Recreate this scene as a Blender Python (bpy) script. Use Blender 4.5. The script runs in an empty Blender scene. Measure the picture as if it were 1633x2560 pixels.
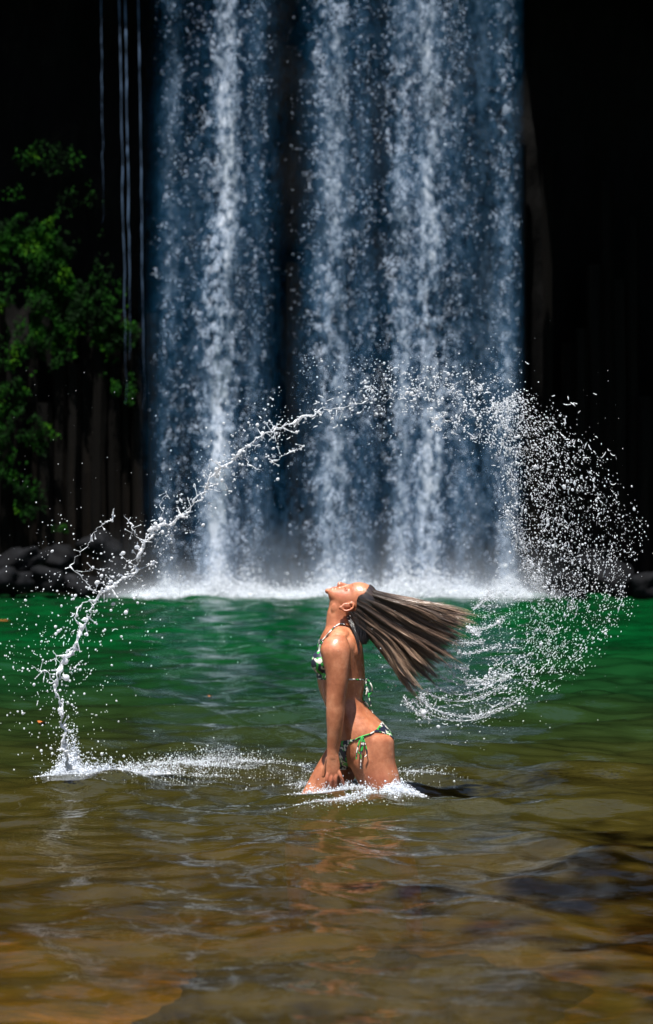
import bpy, bmesh, math, random
import numpy as np
from mathutils import Vector, Matrix
R = math.radians
random.seed(7); rng = np.random.default_rng(7)
S = bpy.context.scene
C = S.collection

# ---------------------------------------------------------------- camera, sky, sun, exposure
F = 2560 * 85 / 36            # focal length in photo pixels
CAMD, CAMH, HOR = 10.6, 1.11, 1341.0
def W(px, py, Y=0.0):         # a point of the place that stands at distance Y behind the bather
    D = Y + CAMD
    return Vector(((px - 816.5) / F * D, Y, CAMH - (py - HOR) / F * D))

cd = bpy.data.cameras.new('camera'); cam = bpy.data.objects.new('camera', cd); C.objects.link(cam)
cam.location = (0, -CAMD, CAMH); cam.rotation_euler = (R(90), 0, 0)
cd.sensor_fit = 'VERTICAL'; cd.sensor_height = 36; cd.sensor_width = 24; cd.lens = 85
cd.shift_y = 61 / 2560; cd.clip_end = 400; cd.clip_start = .1
cd.dof.use_dof = True; cd.dof.focus_distance = CAMD - .1; cd.dof.aperture_fstop = 4.0; cd.dof.aperture_blades = 8
S.camera = cam

sun_dir = Vector((-.10, -.29, .95)).normalized()
wd = bpy.data.worlds.new('World'); S.world = wd; wd.use_nodes = True
nt = wd.node_tree; nt.nodes.clear()
sky = nt.nodes.new('ShaderNodeTexSky'); sky.sky_type = 'NISHITA'; sky.sun_disc = False
sky.sun_elevation = math.asin(sun_dir.z); sky.sun_rotation = math.atan2(sun_dir.x, sun_dir.y)
bg = nt.nodes.new('ShaderNodeBackground'); bg.inputs[1].default_value = .05
wo = nt.nodes.new('ShaderNodeOutputWorld')
nt.links.new(sky.outputs[0], bg.inputs[0]); nt.links.new(bg.outputs[0], wo.inputs[0])
sl = bpy.data.lights.new('sun', 'SUN'); sl.energy = 5.0; sl.angle = R(.5); sl.color = (1, .96, .9)
so = bpy.data.objects.new('sun', sl); C.objects.link(so)
so.rotation_euler = sun_dir.to_track_quat('Z', 'Y').to_euler(); so.location = (-10, -10, 40)
S.view_settings.view_transform = 'Standard'; S.view_settings.look = 'None'
S.view_settings.exposure = .95; S.view_settings.gamma = 1; S.view_settings.use_curve_mapping = False
S.render.engine = 'CYCLES'
cy = S.cycles
cy.use_denoising = True; cy.max_bounces = 8; cy.transparent_max_bounces = 32; cy.transmission_bounces = 6
cy.glossy_bounces = 3; cy.diffuse_bounces = 2; cy.caustics_reflective = False; cy.caustics_refractive = False
cy.sample_clamp_indirect = 6; cy.sample_clamp_direct = 30

# ---------------------------------------------------------------- helpers
def tag(o, label=None, cat=None, group=None, kind=None):
    if label: o['label'] = label
    if cat: o['category'] = cat
    if group: o['group'] = group
    if kind: o['kind'] = kind
    return o
def empty(name, loc=(0, 0, 0)):
    o = bpy.data.objects.new(name, None); C.objects.link(o); o.location = loc; o.empty_display_size = .1; return o
def link(name, me, mat=None, parent=None, smooth=True):
    o = bpy.data.objects.new(name, me); C.objects.link(o)
    if mat and not me.materials: me.materials.append(mat)
    if smooth: me.polygons.foreach_set('use_smooth', np.ones(len(me.polygons), bool))
    if parent:
        o.parent = parent
        o.matrix_parent_inverse = Matrix.Translation(-parent.location)
    return o
def np_mesh(name, V, Fc):
    V = np.asarray(V, np.float32); Fc = np.asarray(Fc, np.int32)
    me = bpy.data.meshes.new(name); k = Fc.shape[1]
    me.vertices.add(len(V)); me.vertices.foreach_set('co', V.ravel())
    me.loops.add(Fc.size); me.loops.foreach_set('vertex_index', Fc.ravel())
    me.polygons.add(len(Fc)); me.polygons.foreach_set('loop_start', np.arange(0, Fc.size, k, dtype=np.int32))
    me.update(calc_edges=True); return me
def pmesh(name, V, Fc):
    me = bpy.data.meshes.new(name); me.from_pydata([tuple(v) for v in V], [], Fc); me.update(); return me
def fattr(me, name, a):
    at = me.attributes.new(name, 'FLOAT', 'POINT'); at.data.foreach_set('value', np.asarray(a, np.float32))

def _h(ix, iy, iz, seed):
    n = (ix * 374761393 + iy * 668265263 + iz * 2147483647 + seed * 974634777) & 0xffffffff
    n = ((n ^ (n >> 13)) * 1274126177) & 0xffffffff
    return ((n ^ (n >> 16)) & 0xffff) / 65535.0
def vnoise(x, y, z=0, seed=0):
    x, y, z = np.broadcast_arrays(np.asarray(x, float), np.asarray(y, float), np.asarray(z, float))
    ix, iy, iz = (np.floor(a).astype(np.int64) for a in (x, y, z))
    fx, fy, fz = x - ix, y - iy, z - iz
    fx, fy, fz = (f * f * (3 - 2 * f) for f in (fx, fy, fz))
    r = 0
    for a in (0, 1):
        for b in (0, 1):
            for c in (0, 1):
                w = (fx if a else 1 - fx) * (fy if b else 1 - fy) * (fz if c else 1 - fz)
                r = r + w * _h(ix + a, iy + b, iz + c, seed)
    return r
def fbm(x, y, z=0, seed=0, o=4):
    r = 0; a = .5
    for i in range(o):
        r = r + a * vnoise(np.asarray(x) * 2**i, np.asarray(y) * 2**i, np.asarray(z) * 2**i, seed + i); a *= .5
    return r / (1 - .5**o)

def ico(sub):
    bm = bmesh.new(); bmesh.ops.create_icosphere(bm, subdivisions=sub, radius=1)
    v = np.array([p.co[:] for p in bm.verts]); f = np.array([[q.index for q in p.verts] for p in bm.faces]); bm.free(); return v, f
ICO1, ICO2, ICO3 = ico(1), ico(2), ico(3)
OCT = (np.array([[1,0,0],[-1,0,0],[0,1,0],[0,-1,0],[0,0,1],[0,0,-1]], float),
       np.array([[0,2,4],[2,1,4],[1,3,4],[3,0,4],[2,0,5],[1,2,5],[3,1,5],[0,3,5]]))
def blobs(P, rad, base=ICO1, stretch=None, axis=None):
    """many small drops as one vertex array; rad (n,) ; stretch (n,) along axis (n,3)"""
    P = np.asarray(P, float); n = len(P); bv, bf = base; m = len(bv)
    V = bv[None] * np.asarray(rad, float)[:, None, None]
    V = np.repeat(V, 1, 0) if len(V) == n else V
    if stretch is not None:
        d = (V * axis[:, None, :]).sum(2, keepdims=True)
        V = V + d * axis[:, None, :] * (stretch[:, None, None] - 1)
    V = V + P[:, None, :]
    return V.reshape(-1, 3), (bf[None] + (np.arange(n) * m)[:, None, None]).reshape(-1, 3)

# materials
class M:
    def __init__(s, name):
        s.m = bpy.data.materials.new(name); s.m.use_nodes = True; s.t = s.m.node_tree; s.t.nodes.clear()
        s.out = s.t.nodes.new('ShaderNodeOutputMaterial')
    def n(s, t, **kw):
        nd = s.t.nodes.new(t)
        for k, v in kw.items():
            if k.startswith('_'): setattr(nd, k[1:], v)
        return nd
    def set(s, nd, **kw):
        for k, v in kw.items():
            i = nd.inputs[k.replace('_', ' ')] if k.replace('_', ' ') in nd.inputs else nd.inputs[int(k[1:])]
            if isinstance(v, bpy.types.NodeSocket): s.t.links.new(v, i)
            else: i.default_value = v
        return nd
    def l(s, a, b): s.t.links.new(a, b)
    def noise(s, scale, detail=4, rough=.55, vec=None, vscale=None):
        tc = s.n('ShaderNodeTexCoord'); v = tc.outputs['Object']
        if vscale:
            mp = s.n('ShaderNodeMapping'); s.l(v, mp.inputs[0]); mp.inputs['Scale'].default_value = vscale; v = mp.outputs[0]
        nz = s.n('ShaderNodeTexNoise'); s.l(v, nz.inputs['Vector'])
        nz.inputs['Scale'].default_value = scale; nz.inputs['Detail'].default_value = detail; nz.inputs['Roughness'].default_value = rough
        return nz.outputs[0]
    def ramp(s, fac, stops, interp='LINEAR'):
        r = s.n('ShaderNodeValToRGB'); s.l(fac, r.inputs[0]); r.color_ramp.interpolation = interp
        e = r.color_ramp.elements
        while len(e) > 1: e.remove(e[-1])
        e[0].position = stops[0][0]; e[0].color = tuple(stops[0][1]) + (1,)
        for p, c in stops[1:]:
            q = e.new(p); q.color = tuple(c) + (1,)
        return r.outputs[0]
    def rng(s, v, a, b, c=0, d=1):
        r = s.n('ShaderNodeMapRange'); s.l(v, r.inputs[0])
        for i, x in enumerate((a, b, c, d)): r.inputs[i + 1].default_value = x
        return r.outputs[0]
    def math(s, op, a, b=None):
        r = s.n('ShaderNodeMath'); r.operation = op
        for i, x in enumerate((a, b)):
            if x is None: continue
            if isinstance(x, (int, float)): r.inputs[i].default_value = x
            else: s.l(x, r.inputs[i])
        return r.outputs[0]
    def attr(s, name):
        a = s.n('ShaderNodeAttribute'); a.attribute_name = name; return a.outputs['Fac']
    def mixc(s, f, a, b):
        r = s.n('ShaderNodeMix'); r.data_type = 'RGBA'
        for i, x in ((0, f), (6, a), (7, b)):
            if isinstance(x, bpy.types.NodeSocket): s.l(x, r.inputs[i])
            else: r.inputs[i].default_value = (x if i == 0 else tuple(x) + (1,))
        return r.outputs[2]
    def bump(s, h, strength=.3, dist=.01):
        b = s.n('ShaderNodeBump'); s.l(h, b.inputs['Height']); b.inputs['Strength'].default_value = strength; b.inputs['Distance'].default_value = dist
        return b.outputs[0]
    def pbr(s, color, rough=.6, normal=None, **kw):
        p = s.n('ShaderNodeBsdfPrincipled')
        if isinstance(color, bpy.types.NodeSocket): s.l(color, p.inputs['Base Color'])
        else: p.inputs['Base Color'].default_value = tuple(color) + (1,)
        if isinstance(rough, bpy.types.NodeSocket): s.l(rough, p.inputs['Roughness'])
        else: p.inputs['Roughness'].default_value = rough
        if normal is not None: s.l(normal, p.inputs['Normal'])
        for k, v in kw.items(): p.inputs[k.replace('_', ' ')].default_value = v
        s.l(p.outputs[0], s.out.inputs[0]); return p

# rock: wet dark basalt
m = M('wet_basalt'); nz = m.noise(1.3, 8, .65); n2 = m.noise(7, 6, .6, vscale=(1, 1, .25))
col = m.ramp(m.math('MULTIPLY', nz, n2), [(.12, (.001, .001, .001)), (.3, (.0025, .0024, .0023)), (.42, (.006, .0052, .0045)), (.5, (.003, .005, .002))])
m.pbr(col, .8, m.bump(n2, .7, .08), **{'Specular IOR Level': .06}); ROCK = m.m
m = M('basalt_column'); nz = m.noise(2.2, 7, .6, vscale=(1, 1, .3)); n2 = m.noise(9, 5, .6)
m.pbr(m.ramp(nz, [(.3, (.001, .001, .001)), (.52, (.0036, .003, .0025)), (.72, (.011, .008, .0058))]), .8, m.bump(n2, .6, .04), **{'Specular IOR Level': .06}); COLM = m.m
m = M('shore_rock'); nz = m.noise(3, 7, .6)
m.pbr(m.ramp(nz, [(.3, (.002, .002, .0025)), (.6, (.006, .0065, .008)), (.75, (.022, .023, .028))]), .8, m.bump(nz, .8, .08), **{'Specular IOR Level': .08}); SHORE = m.m
m = M('submerged_rock'); nz = m.noise(5, 6, .6)
m.pbr(m.ramp(nz, [(.3, (.004, .005, .006)), (.6, (.018, .016, .010)), (.75, (.10, .055, .012))]), .7, m.bump(nz, .6, .02)); SUBR = m.m
m = M('pool_bed'); nz = m.noise(2.2, 8, .65); n2 = m.noise(14, 4, .6)
m.pbr(m.ramp(m.math('ADD', m.math('MULTIPLY', nz, .7), m.math('MULTIPLY', n2, .3)), [(.3, (.04, .025, .004)), (.5, (.17, .098, .012)), (.68, (.42, .20, .022))]), .8, m.bump(n2, .8, .03)); BED = m.m
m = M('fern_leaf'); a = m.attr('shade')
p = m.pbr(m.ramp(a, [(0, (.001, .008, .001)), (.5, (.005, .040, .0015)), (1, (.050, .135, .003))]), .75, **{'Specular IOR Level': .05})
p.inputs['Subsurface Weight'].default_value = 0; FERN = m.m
m = M('bark'); nz = m.noise(6, 6, .6, vscale=(1, 1, .2))
m.pbr(m.ramp(nz, [(.3, (.02, .015, .01)), (.7, (.09, .07, .05))]), .85, m.bump(nz, .6, .03)); BARK = m.m

# pool water: Fresnel mirror over a murky green body that clears to the brown bed in the shallows
m = M('pool_water'); geo = m.n('ShaderNodeNewGeometry'); sx = m.n('ShaderNodeSeparateXYZ'); m.l(geo.outputs['Position'], sx.inputs[0])
big = m.noise(.35, 3, .5)
yy = m.math('ADD', sx.outputs[1], m.math('MULTIPLY', m.math('SUBTRACT', big, .5), 6.0))
r1w = m.noise(3.4, 4, .6, vscale=(1, .55, 1))   # noise that varies the clearness in patches, breaking up what lies below
depth = m.rng(yy, -2.5, 15.0)
murk = m.ramp(depth, [(0, (.052, .036, .006)), (.22, (.022, .026, .006)), (.5, (.006, .029, .008)), (1, (.001, .044, .010))])
dif = m.n('ShaderNodeBsdfDiffuse'); m.l(murk, dif.inputs[0])
tr = m.n('ShaderNodeBsdfTransparent'); tr.inputs[0].default_value = (.90, .76, .42, 1)
clear = m.math('MULTIPLY', m.rng(yy, -5.0, 2.0, .74, .06), m.rng(r1w, .38, .60, .45, 1.0))
body = m.n('ShaderNodeMixShader'); m.l(clear, body.inputs[0]); m.l(dif.outputs[0], body.inputs[1]); m.l(tr.outputs[0], body.inputs[2])
r1 = m.noise(3.2, 4, .55, vscale=(1, 1.6, 1)); r2 = m.noise(19, 3, .55, vscale=(1, 1.7, 1)); r3 = m.noise(52, 2, .5, vscale=(1, 1.7, 1))
hh = m.math('ADD', m.math('ADD', m.math('MULTIPLY', r1, .62), m.math('MULTIPLY', r2, .07)), m.math('MULTIPLY', r3, .004))
bn = m.bump(hh, .42, .05)
fr = m.n('ShaderNodeFresnel'); fr.inputs[0].default_value = 1.33; m.l(bn, fr.inputs[1])
gl = m.n('ShaderNodeBsdfGlossy'); gl.inputs['Roughness'].default_value = .012; m.l(bn, gl.inputs['Normal'])
mx = m.n('ShaderNodeMixShader'); m.l(fr.outputs[0], mx.inputs[0]); m.l(body.outputs[0], mx.inputs[1]); m.l(gl.outputs[0], mx.inputs[2])
m.l(mx.outputs[0], m.out.inputs[0]); WATER = m.m

# falling water: bright aerated drops, and the thin veil they fall in
def aerated(name, c, t=.35):
    m = M(name); d = m.n('ShaderNodeBsdfDiffuse'); d.inputs[0].default_value = c + (1,)
    tl = m.n('ShaderNodeBsdfTranslucent'); tl.inputs[0].default_value = c + (1,)
    x = m.n('ShaderNodeMixShader'); x.inputs[0].default_value = t
    m.l(d.outputs[0], x.inputs[1]); m.l(tl.outputs[0], x.inputs[2]); m.l(x.outputs[0], m.out.inputs[0]); return m.m
FALLDROP = aerated('falling_drops', (.74, .82, .96))
FOAM = aerated('foam', (.80, .84, .90), .3)
m = M('water_veil'); dn = m.attr('thickness')
v1 = m.noise(1.0, 5, .6, vscale=(2.2, 2.2, .30)); v2 = m.noise(6.5, 8, .72, vscale=(1.3, 1.3, .8))
al = m.math('MULTIPLY', dn, m.math('ADD', m.rng(v1, .35, .7, .25, 1.05), m.rng(v2, .38, .64, -.55, .5)))
al = m.math('MINIMUM', m.math('MAXIMUM', al, 0), .97)
vc = m.mixc(m.math('POWER', al, 1.15), (.006, .15, .34), (.84, .89, 1.0))  # thin water goes teal: bluish skylit shade put into the colour
d = m.n('ShaderNodeBsdfDiffuse'); m.l(vc, d.inputs[0]); tl = m.n('ShaderNodeBsdfTranslucent'); m.l(vc, tl.inputs[0])
x = m.n('ShaderNodeMixShader'); x.inputs[0].default_value = .35; m.l(d.outputs[0], x.inputs[1]); m.l(tl.outputs[0], x.inputs[2])
tp = m.n('ShaderNodeBsdfTransparent'); y = m.n('ShaderNodeMixShader'); m.l(al, y.inputs[0]); m.l(tp.outputs[0], y.inputs[1]); m.l(x.outputs[0], y.inputs[2])
m.l(y.outputs[0], m.out.inputs[0]); VEIL = m.m
# flung water: clear water, its white patches painted for glints and trapped air
m = M('splash_water'); nz = m.noise(95, 3, .6); n2 = m.noise(150, 3, .6)
gl_ = m.n('ShaderNodeBsdfPrincipled'); gl_.inputs['Base Color'].default_value = (.96, .98, 1, 1); gl_.inputs['Roughness'].default_value = .03; gl_.inputs['IOR'].default_value = 1.33
gl_.inputs['Transmission Weight'].default_value = .92; m.l(m.bump(n2, .8, .004), gl_.inputs['Normal'])
d = m.n('ShaderNodeBsdfDiffuse'); d.inputs[0].default_value = (.92, .95, 1, 1); tl = m.n('ShaderNodeBsdfTranslucent'); tl.inputs[0].default_value = (.92, .95, 1, 1)
x = m.n('ShaderNodeMixShader'); x.inputs[0].default_value = .5; m.l(d.outputs[0], x.inputs[1]); m.l(tl.outputs[0], x.inputs[2])
y = m.n('ShaderNodeMixShader'); m.l(m.rng(nz, .34, .52, .25, 1.0), y.inputs[0]); m.l(gl_.outputs[0], y.inputs[1]); m.l(x.outputs[0], y.inputs[2]); m.l(y.outputs[0], m.out.inputs[0]); SPLASH = m.m
SPRAY = aerated('spray_water', (.90, .94, 1.0), .45)

# ---------------------------------------------------------------- the pool
def water_height(X, Y):
    r = np.random.default_rng(3); D = Y + CAMD; z = np.zeros_like(X)
    for i in range(72):
        wl = .13 * (13 ** (i / 71.0)); ang = r.normal(math.pi / 2, .75) * (1 if r.random() > .3 else -1)
        k = 2 * math.pi / wl; ph = r.random() * 6.28
        fade = np.clip(wl / (D * .0075) - 1.2, 0, 1)
        z += fade * (.0030 * wl) * (1 + .55 * np.clip((10 - D) / 3, 0, 1) * (wl < .6)) * np.sin(k * (math.cos(ang) * X + math.sin(ang) * Y) + ph + 2.2 * np.sin(.7 * X + .5 * Y + ph))
    z *= .75 + .9 * fbm(X * .5, Y * .35, 0, 5, 2)
    z *= np.clip(1 + (Y - 4) * .02, .9, 1.6)
    for (cx, cyy, A, wl, dec) in ((.14, -.05, .013, .34, 1.1), (-1.12, 0, .010, .30, .9), (-.55, .05, .006, .22, .8)):
        rr = np.hypot(X - cx, (Y - cyy)); z += A * np.sin(2 * math.pi * rr / wl) * np.exp(-rr / dec) * np.clip(rr / .15, 0, 1)
    return z
def build_pool():
    nr, ny = 300, 680
    D = 3.2 * (47.5 / 3.2) ** (np.arange(ny) / (ny - 1)); Yv = D - CAMD
    u = np.linspace(-1, 1, nr); u = np.where(np.abs(u) < .8, u / .8 * 1.35, np.sign(u) * (1.35 + ((np.abs(u) - .8) / .2) ** 2 * 12))
    hw = .1352 * D; X = np.clip(u[None] * hw[:, None], -26, 26); Y = np.repeat(Yv[:, None], nr, 1)
    # keep the sheet simple where columns were clipped to the shore
    X = np.sign(X) * np.minimum(np.abs(X), 26 - .001 * np.arange(nr)[None]) + 0
    X = np.sort(X, 1)
    Z = water_height(X, Y)
    V = np.stack([X, Y, Z], 2).reshape(-1, 3); i = np.arange(ny - 1)[:, None] * nr + np.arange(nr - 1)[None]
    Fc = np.stack([i, i + 1, i + nr + 1, i + nr], 2).reshape(-1, 4)
    tag(link('pool_water', np_mesh('pool_water', V, Fc), WATER), kind='structure')
    # bed
    xs = np.linspace(-28, 28, 180); xs = np.sign(xs) * 28 * (np.abs(xs) / 28) ** 1.8; ys = np.concatenate([np.linspace(-12, 3, 160), np.linspace(3.3, 42, 60)])
    X, Y = np.meshgrid(xs, ys)
    Z = np.interp(Y, [-12, -6.5, -3, 0, 4, 10, 42], [-.10, -.26, -.46, -.64, -1.1, -2.2, -3]) + .10 * (fbm(X * 1.6, Y * 1.6, 0, 9) - .5) + .05 * (fbm(X * 7, Y * 7, 0, 19, 2) - .5)
    V = np.stack([X, Y, Z], 2).reshape(-1, 3); n = len(xs); i = np.arange(len(ys) - 1)[:, None] * n + np.arange(n - 1)[None]
    tag(link('pool_bed', np_mesh('pool_bed', V, np.stack([i, i + 1, i + n + 1, i + n], 2).reshape(-1, 4)), BED), kind='structure')
    # land round the pool, out to the horizon
    g = [(-200, -60), (200, -60), (200, 200), (-200, 200)]
    me = pmesh('ground', [(x, y, -3.2) for x, y in g], [(0, 1, 2, 3)])
    tag(link('ground', me, ROCK), kind='structure')
build_pool()

# ---------------------------------------------------------------- the cliff
FY = 34.4                       # distance of the waterfall
def cliff_y(x, z):
    a = np.abs(x)
    y = 36.6 - .10 * np.clip(a - 5.2, 0, 99) ** 1.7
    return y
def build_cliff():
    xs = np.linspace(-26, 26, 240); zs = np.linspace(-3.2, 18.2, 110)
    X, Z = np.meshgrid(xs, zs)
    Y = cliff_y(X, Z) + 1.6 * (fbm(X * .5, Z * .28, 0, 31) - .5) + .7 * (fbm(X * 2.2, Z * .7, 0, 41) - .5) - .03 * np.clip(Z - 6, 0, 99)
    Y = np.where((np.abs(X) < 5.4) & (Z > 3), np.maximum(Y, 36.2 + .2 * fbm(X * 3, Z * 2, 0, 45)), Y)
    V = np.stack([X, Y, Z], 2).reshape(-1, 3); n = len(xs); i = np.arange(len(zs) - 1)[:, None] * n + np.arange(n - 1)[None]
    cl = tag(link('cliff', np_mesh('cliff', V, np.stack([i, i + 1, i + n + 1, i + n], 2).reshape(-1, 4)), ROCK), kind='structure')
    # the rim: unseen rock lumps above the view, added and shaped to shade the wall
    def lump(x0, x1, y0, y1, z0, z1, sd):
        xs = np.linspace(0, 1, 60); th = np.linspace(0, 2 * math.pi, 40, endpoint=False)
        Vv = []
        for xx in xs:
            for t in th:
                c, s_ = math.cos(t), math.sin(t)
                e = lambda q: math.copysign(abs(q) ** .6, q)
                k = 1
                Vv.append((x0 + (x1 - x0) * xx, (y0 + y1) / 2 + e(c) * (y1 - y0) / 2 * k, (z0 + z1) / 2 + e(s_) * (z1 - z0) / 2 * k))
        Vv = np.array(Vv); nn = fbm(Vv[:, 0] * .6, Vv[:, 1] * .6, Vv[:, 2] * .6, sd) - .5
        Vv[:, 1] += nn * .9; Vv[:, 2] += (fbm(Vv[:, 0] * .9, Vv[:, 1] * .9, Vv[:, 2] * .9, sd + 5) - .5) * 1.0
        k = len(th); fc = []
        for a in range(len(xs) - 1):
            for b in range(k): fc.append((a * k + b, a * k + (b + 1) % k, (a + 1) * k + (b + 1) % k, (a + 1) * k + b))
        fc.append(tuple(range(k))[::-1]); fc.append(tuple((len(xs) - 1) * k + b for b in range(k)))
        return pmesh('shade_rim', Vv, fc)
    link('shade_rim', lump(-26, -3.2, 33.7, 39, 12.0, 18, 51), ROCK, cl)
    link('shade_rim', lump(-3.2, -1.9, 33.9, 39, 11.9, 18, 52), ROCK, cl)
    link('shade_rim', lump(11.0, 26, 28.5, 38, 11.9, 18, 61), ROCK, cl)
    link('shade_rim', lump(3.05, 3.72, 30.6, 32.9, 12.0, 14, 63), ROCK, cl)
    link('shade_rim', lump(3.72, 11.0, 29.6, 39, 11.9, 18, 62), ROCK, cl)
    link('shade_rim', lump(-3.2, 4.2, 35.2, 39, 15.0, 18, 71), ROCK, cl)
    # basalt columns at the foot of the wall, each a prism of its own
    def column(w, h, d):
        bm = bmesh.new(); k = 6; ring = []
        lv = 7
        for j in range(lv):
            z = h * j / (lv - 1); r = []
            jx, jy = random.uniform(-.02, .02), random.uniform(-.03, .03); sc = random.uniform(.9, 1.06)
            for q in range(k):
                t = q * math.tau / k + .3
                r.append(bm.verts.new((math.cos(t) * w / 2 * sc + jx, math.sin(t) * d / 2 * sc + jy, z)))
            ring.append(r)
        for j in range(lv - 1):
            for q in range(k): bm.faces.new((ring[j][q], ring[j][(q + 1) % k], ring[j + 1][(q + 1) % k], ring[j + 1][q]))
        bm.faces.new(ring[-1])
        me = bpy.data.meshes.new('basalt_column'); bm.to_mesh(me); bm.free(); return me
    cols = [column(random.uniform(.24, .36), 1.0, .42) for _ in range(7)]
    x = -6.6
    i = 0
    while x < 6.6:
        if not (-2.9 < x < 3.0 and random.random() < .45):
            h = random.uniform(3.6, 5.8) if x < -2.6 else random.uniform(3.0, 9)
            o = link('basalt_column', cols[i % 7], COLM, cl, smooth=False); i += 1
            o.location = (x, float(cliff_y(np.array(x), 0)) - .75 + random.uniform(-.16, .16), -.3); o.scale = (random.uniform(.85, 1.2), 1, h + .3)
            o.rotation_euler = (0, 0, random.uniform(-.5, .5))
        x += random.uniform(.20, .29)
    return cl
cliff = build_cliff()

# boulders on the shore below the cliff
def boulder_mesh(name, r, sd, sub=3):
    v, f = ICO3 if sub == 3 else ICO2
    if name == 'submerged_rock': v, f = ico(5)
    V = v * np.array(r) * (1 + 1.1 * (vnoise(v[:, 0] * 1.7 + sd, v[:, 1] * 1.7, v[:, 2] * 1.7, sd) - .5))[:, None] * (1 + .4 * (fbm(v[:, 0] * 5 + sd, v[:, 1] * 5, v[:, 2] * 5, sd + 3) - .5))[:, None] * (1 + .22 * (fbm(v[:, 0] * 16 + sd, v[:, 1] * 16, v[:, 2] * 16, sd + 8) - .5))[:, None]
    return np_mesh(name, V, f)
shore = [  # px, py of the middle, size m, Y, label
    (40, 1405, (.55, .4, .22), 33.2, 'grey slanting slab at the foot of the left cliff'),
    (20, 1452, (.42, .4, .25), 32.6, 'dark rounded boulder at the waterline below the slanting slab'),
    (112, 1452, (.36, .35, .25), 32.9, 'bluish grey boulder at the waterline, second from the left edge'),
    (215, 1462, (.40, .35, .18), 33.2, 'low wet rock at the waterline just left of the falls'),
    (150, 1400, (.40, .35, .26), 34.2, 'dark boulder stacked above the waterline rocks at the left'),
    (290, 1440, (.34, .3, .25), 34.6, 'black wet rock between the left boulders and the falling water'),
    (250, 1370, (.42, .3, .25), 34.9, 'dark block under the basalt columns'),
    (1430, 1462, (.42, .4, .22), 33.2, 'dark low boulder at the waterline just right of the falls'),
    (1535, 1448, (.5, .4, .30), 32.8, 'large dark boulder at the foot of the right cliff'),
    (1615, 1462, (.34, .4, .24), 32.4, 'dark rock at the waterline by the right edge'),
    (1480, 1405, (.4, .35, .3), 34.2, 'blackish boulder stacked above the right waterline rocks'),
]
for k, (px, py, r, Y, lab) in enumerate(shore):
    o = tag(link('boulder', boulder_mesh('boulder', r, 3 * k + 1), SHORE), lab, 'boulder', 'boulders along the foot of the cliff')
    o.location = W(px, py, Y); o.rotation_euler = (0, random.uniform(-.3, .3), random.uniform(0, 6))
    if k == 0: o.rotation_euler = (0, -.45, .2)

# ferns and mosses: thousands of small leaves on the rock
def leaf_mass(name, ells, n, size, label, Yoff=0):
    P, N, sh = [], [], []
    tot = sum(e[2] * e[3] for e in ells)
    for (px, py, rx, ry) in ells:
        k = int(n * rx * ry / tot); a = rng.random(k) * math.tau; q = np.sqrt(rng.random(k))
        X = px + np.cos(a) * q * rx; Yp = py + np.sin(a) * q * ry
        keep = .5 * fbm(X * .020, Yp * .012, 0, 77, 3) + .5 * fbm(X * .10, Yp * .045, 0, 79, 4) > .40 + .22 * q ** 2 + .10 * (rng.random(k) - .5)
        X, Yp = X[keep], Yp[keep]
        xw = (X - 816.5) / F * 45; yb = cliff_y(xw, 0) - 1.0 - .12 * rng.random(len(X)) - .3 * fbm(X * .02, Yp * .02, 0, 78, 2)
        D = yb + CAMD
        P.append(np.stack([(X - 816.5) / F * D, yb, CAMH - (Yp - HOR) / F * D], 1))
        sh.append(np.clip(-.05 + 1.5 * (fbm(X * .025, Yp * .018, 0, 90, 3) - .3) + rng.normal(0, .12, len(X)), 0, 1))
    P = np.concatenate(P); sh = np.concatenate(sh); k = len(P)
    d = np.stack([rng.normal(0, .6, k), -rng.random(k) * .9 - .1, -rng.random(k) * .9], 1); d /= np.linalg.norm(d, axis=1)[:, None]
    w = np.cross(d, rng.normal(0, 1, (k, 3)) + np.array([0, -.3, 1.2])); w /= np.linalg.norm(w, axis=1)[:, None]
    L = size * (.5 + rng.random(k))[:, None]
    V = np.stack([P, P + d * L * .5 + w * L * .22, P + d * L + np.array([0, 0, -.15]) * L, P + d * L * .5 - w * L * .22], 1).reshape(-1, 3)
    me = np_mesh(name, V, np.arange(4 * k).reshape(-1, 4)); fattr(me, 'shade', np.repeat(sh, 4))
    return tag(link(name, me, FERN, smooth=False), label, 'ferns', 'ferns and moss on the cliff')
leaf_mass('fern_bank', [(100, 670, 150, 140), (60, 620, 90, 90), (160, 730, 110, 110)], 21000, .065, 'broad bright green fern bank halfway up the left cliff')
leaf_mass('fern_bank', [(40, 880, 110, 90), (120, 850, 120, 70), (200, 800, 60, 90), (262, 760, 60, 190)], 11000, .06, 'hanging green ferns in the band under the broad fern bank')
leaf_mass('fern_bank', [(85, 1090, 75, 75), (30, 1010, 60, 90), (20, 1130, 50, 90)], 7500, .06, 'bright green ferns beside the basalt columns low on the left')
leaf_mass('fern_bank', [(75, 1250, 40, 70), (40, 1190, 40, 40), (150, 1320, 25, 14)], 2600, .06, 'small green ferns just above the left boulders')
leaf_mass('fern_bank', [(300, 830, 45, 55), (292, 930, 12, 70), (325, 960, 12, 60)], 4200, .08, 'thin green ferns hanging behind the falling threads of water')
leaf_mass('fern_bank', [(30, 480, 30, 30), (120, 390, 90, 50), (190, 500, 70, 60)], 1500, .06, 'sparse dark ferns near the top of the left cliff')['kind'] = 'stuff'

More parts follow.
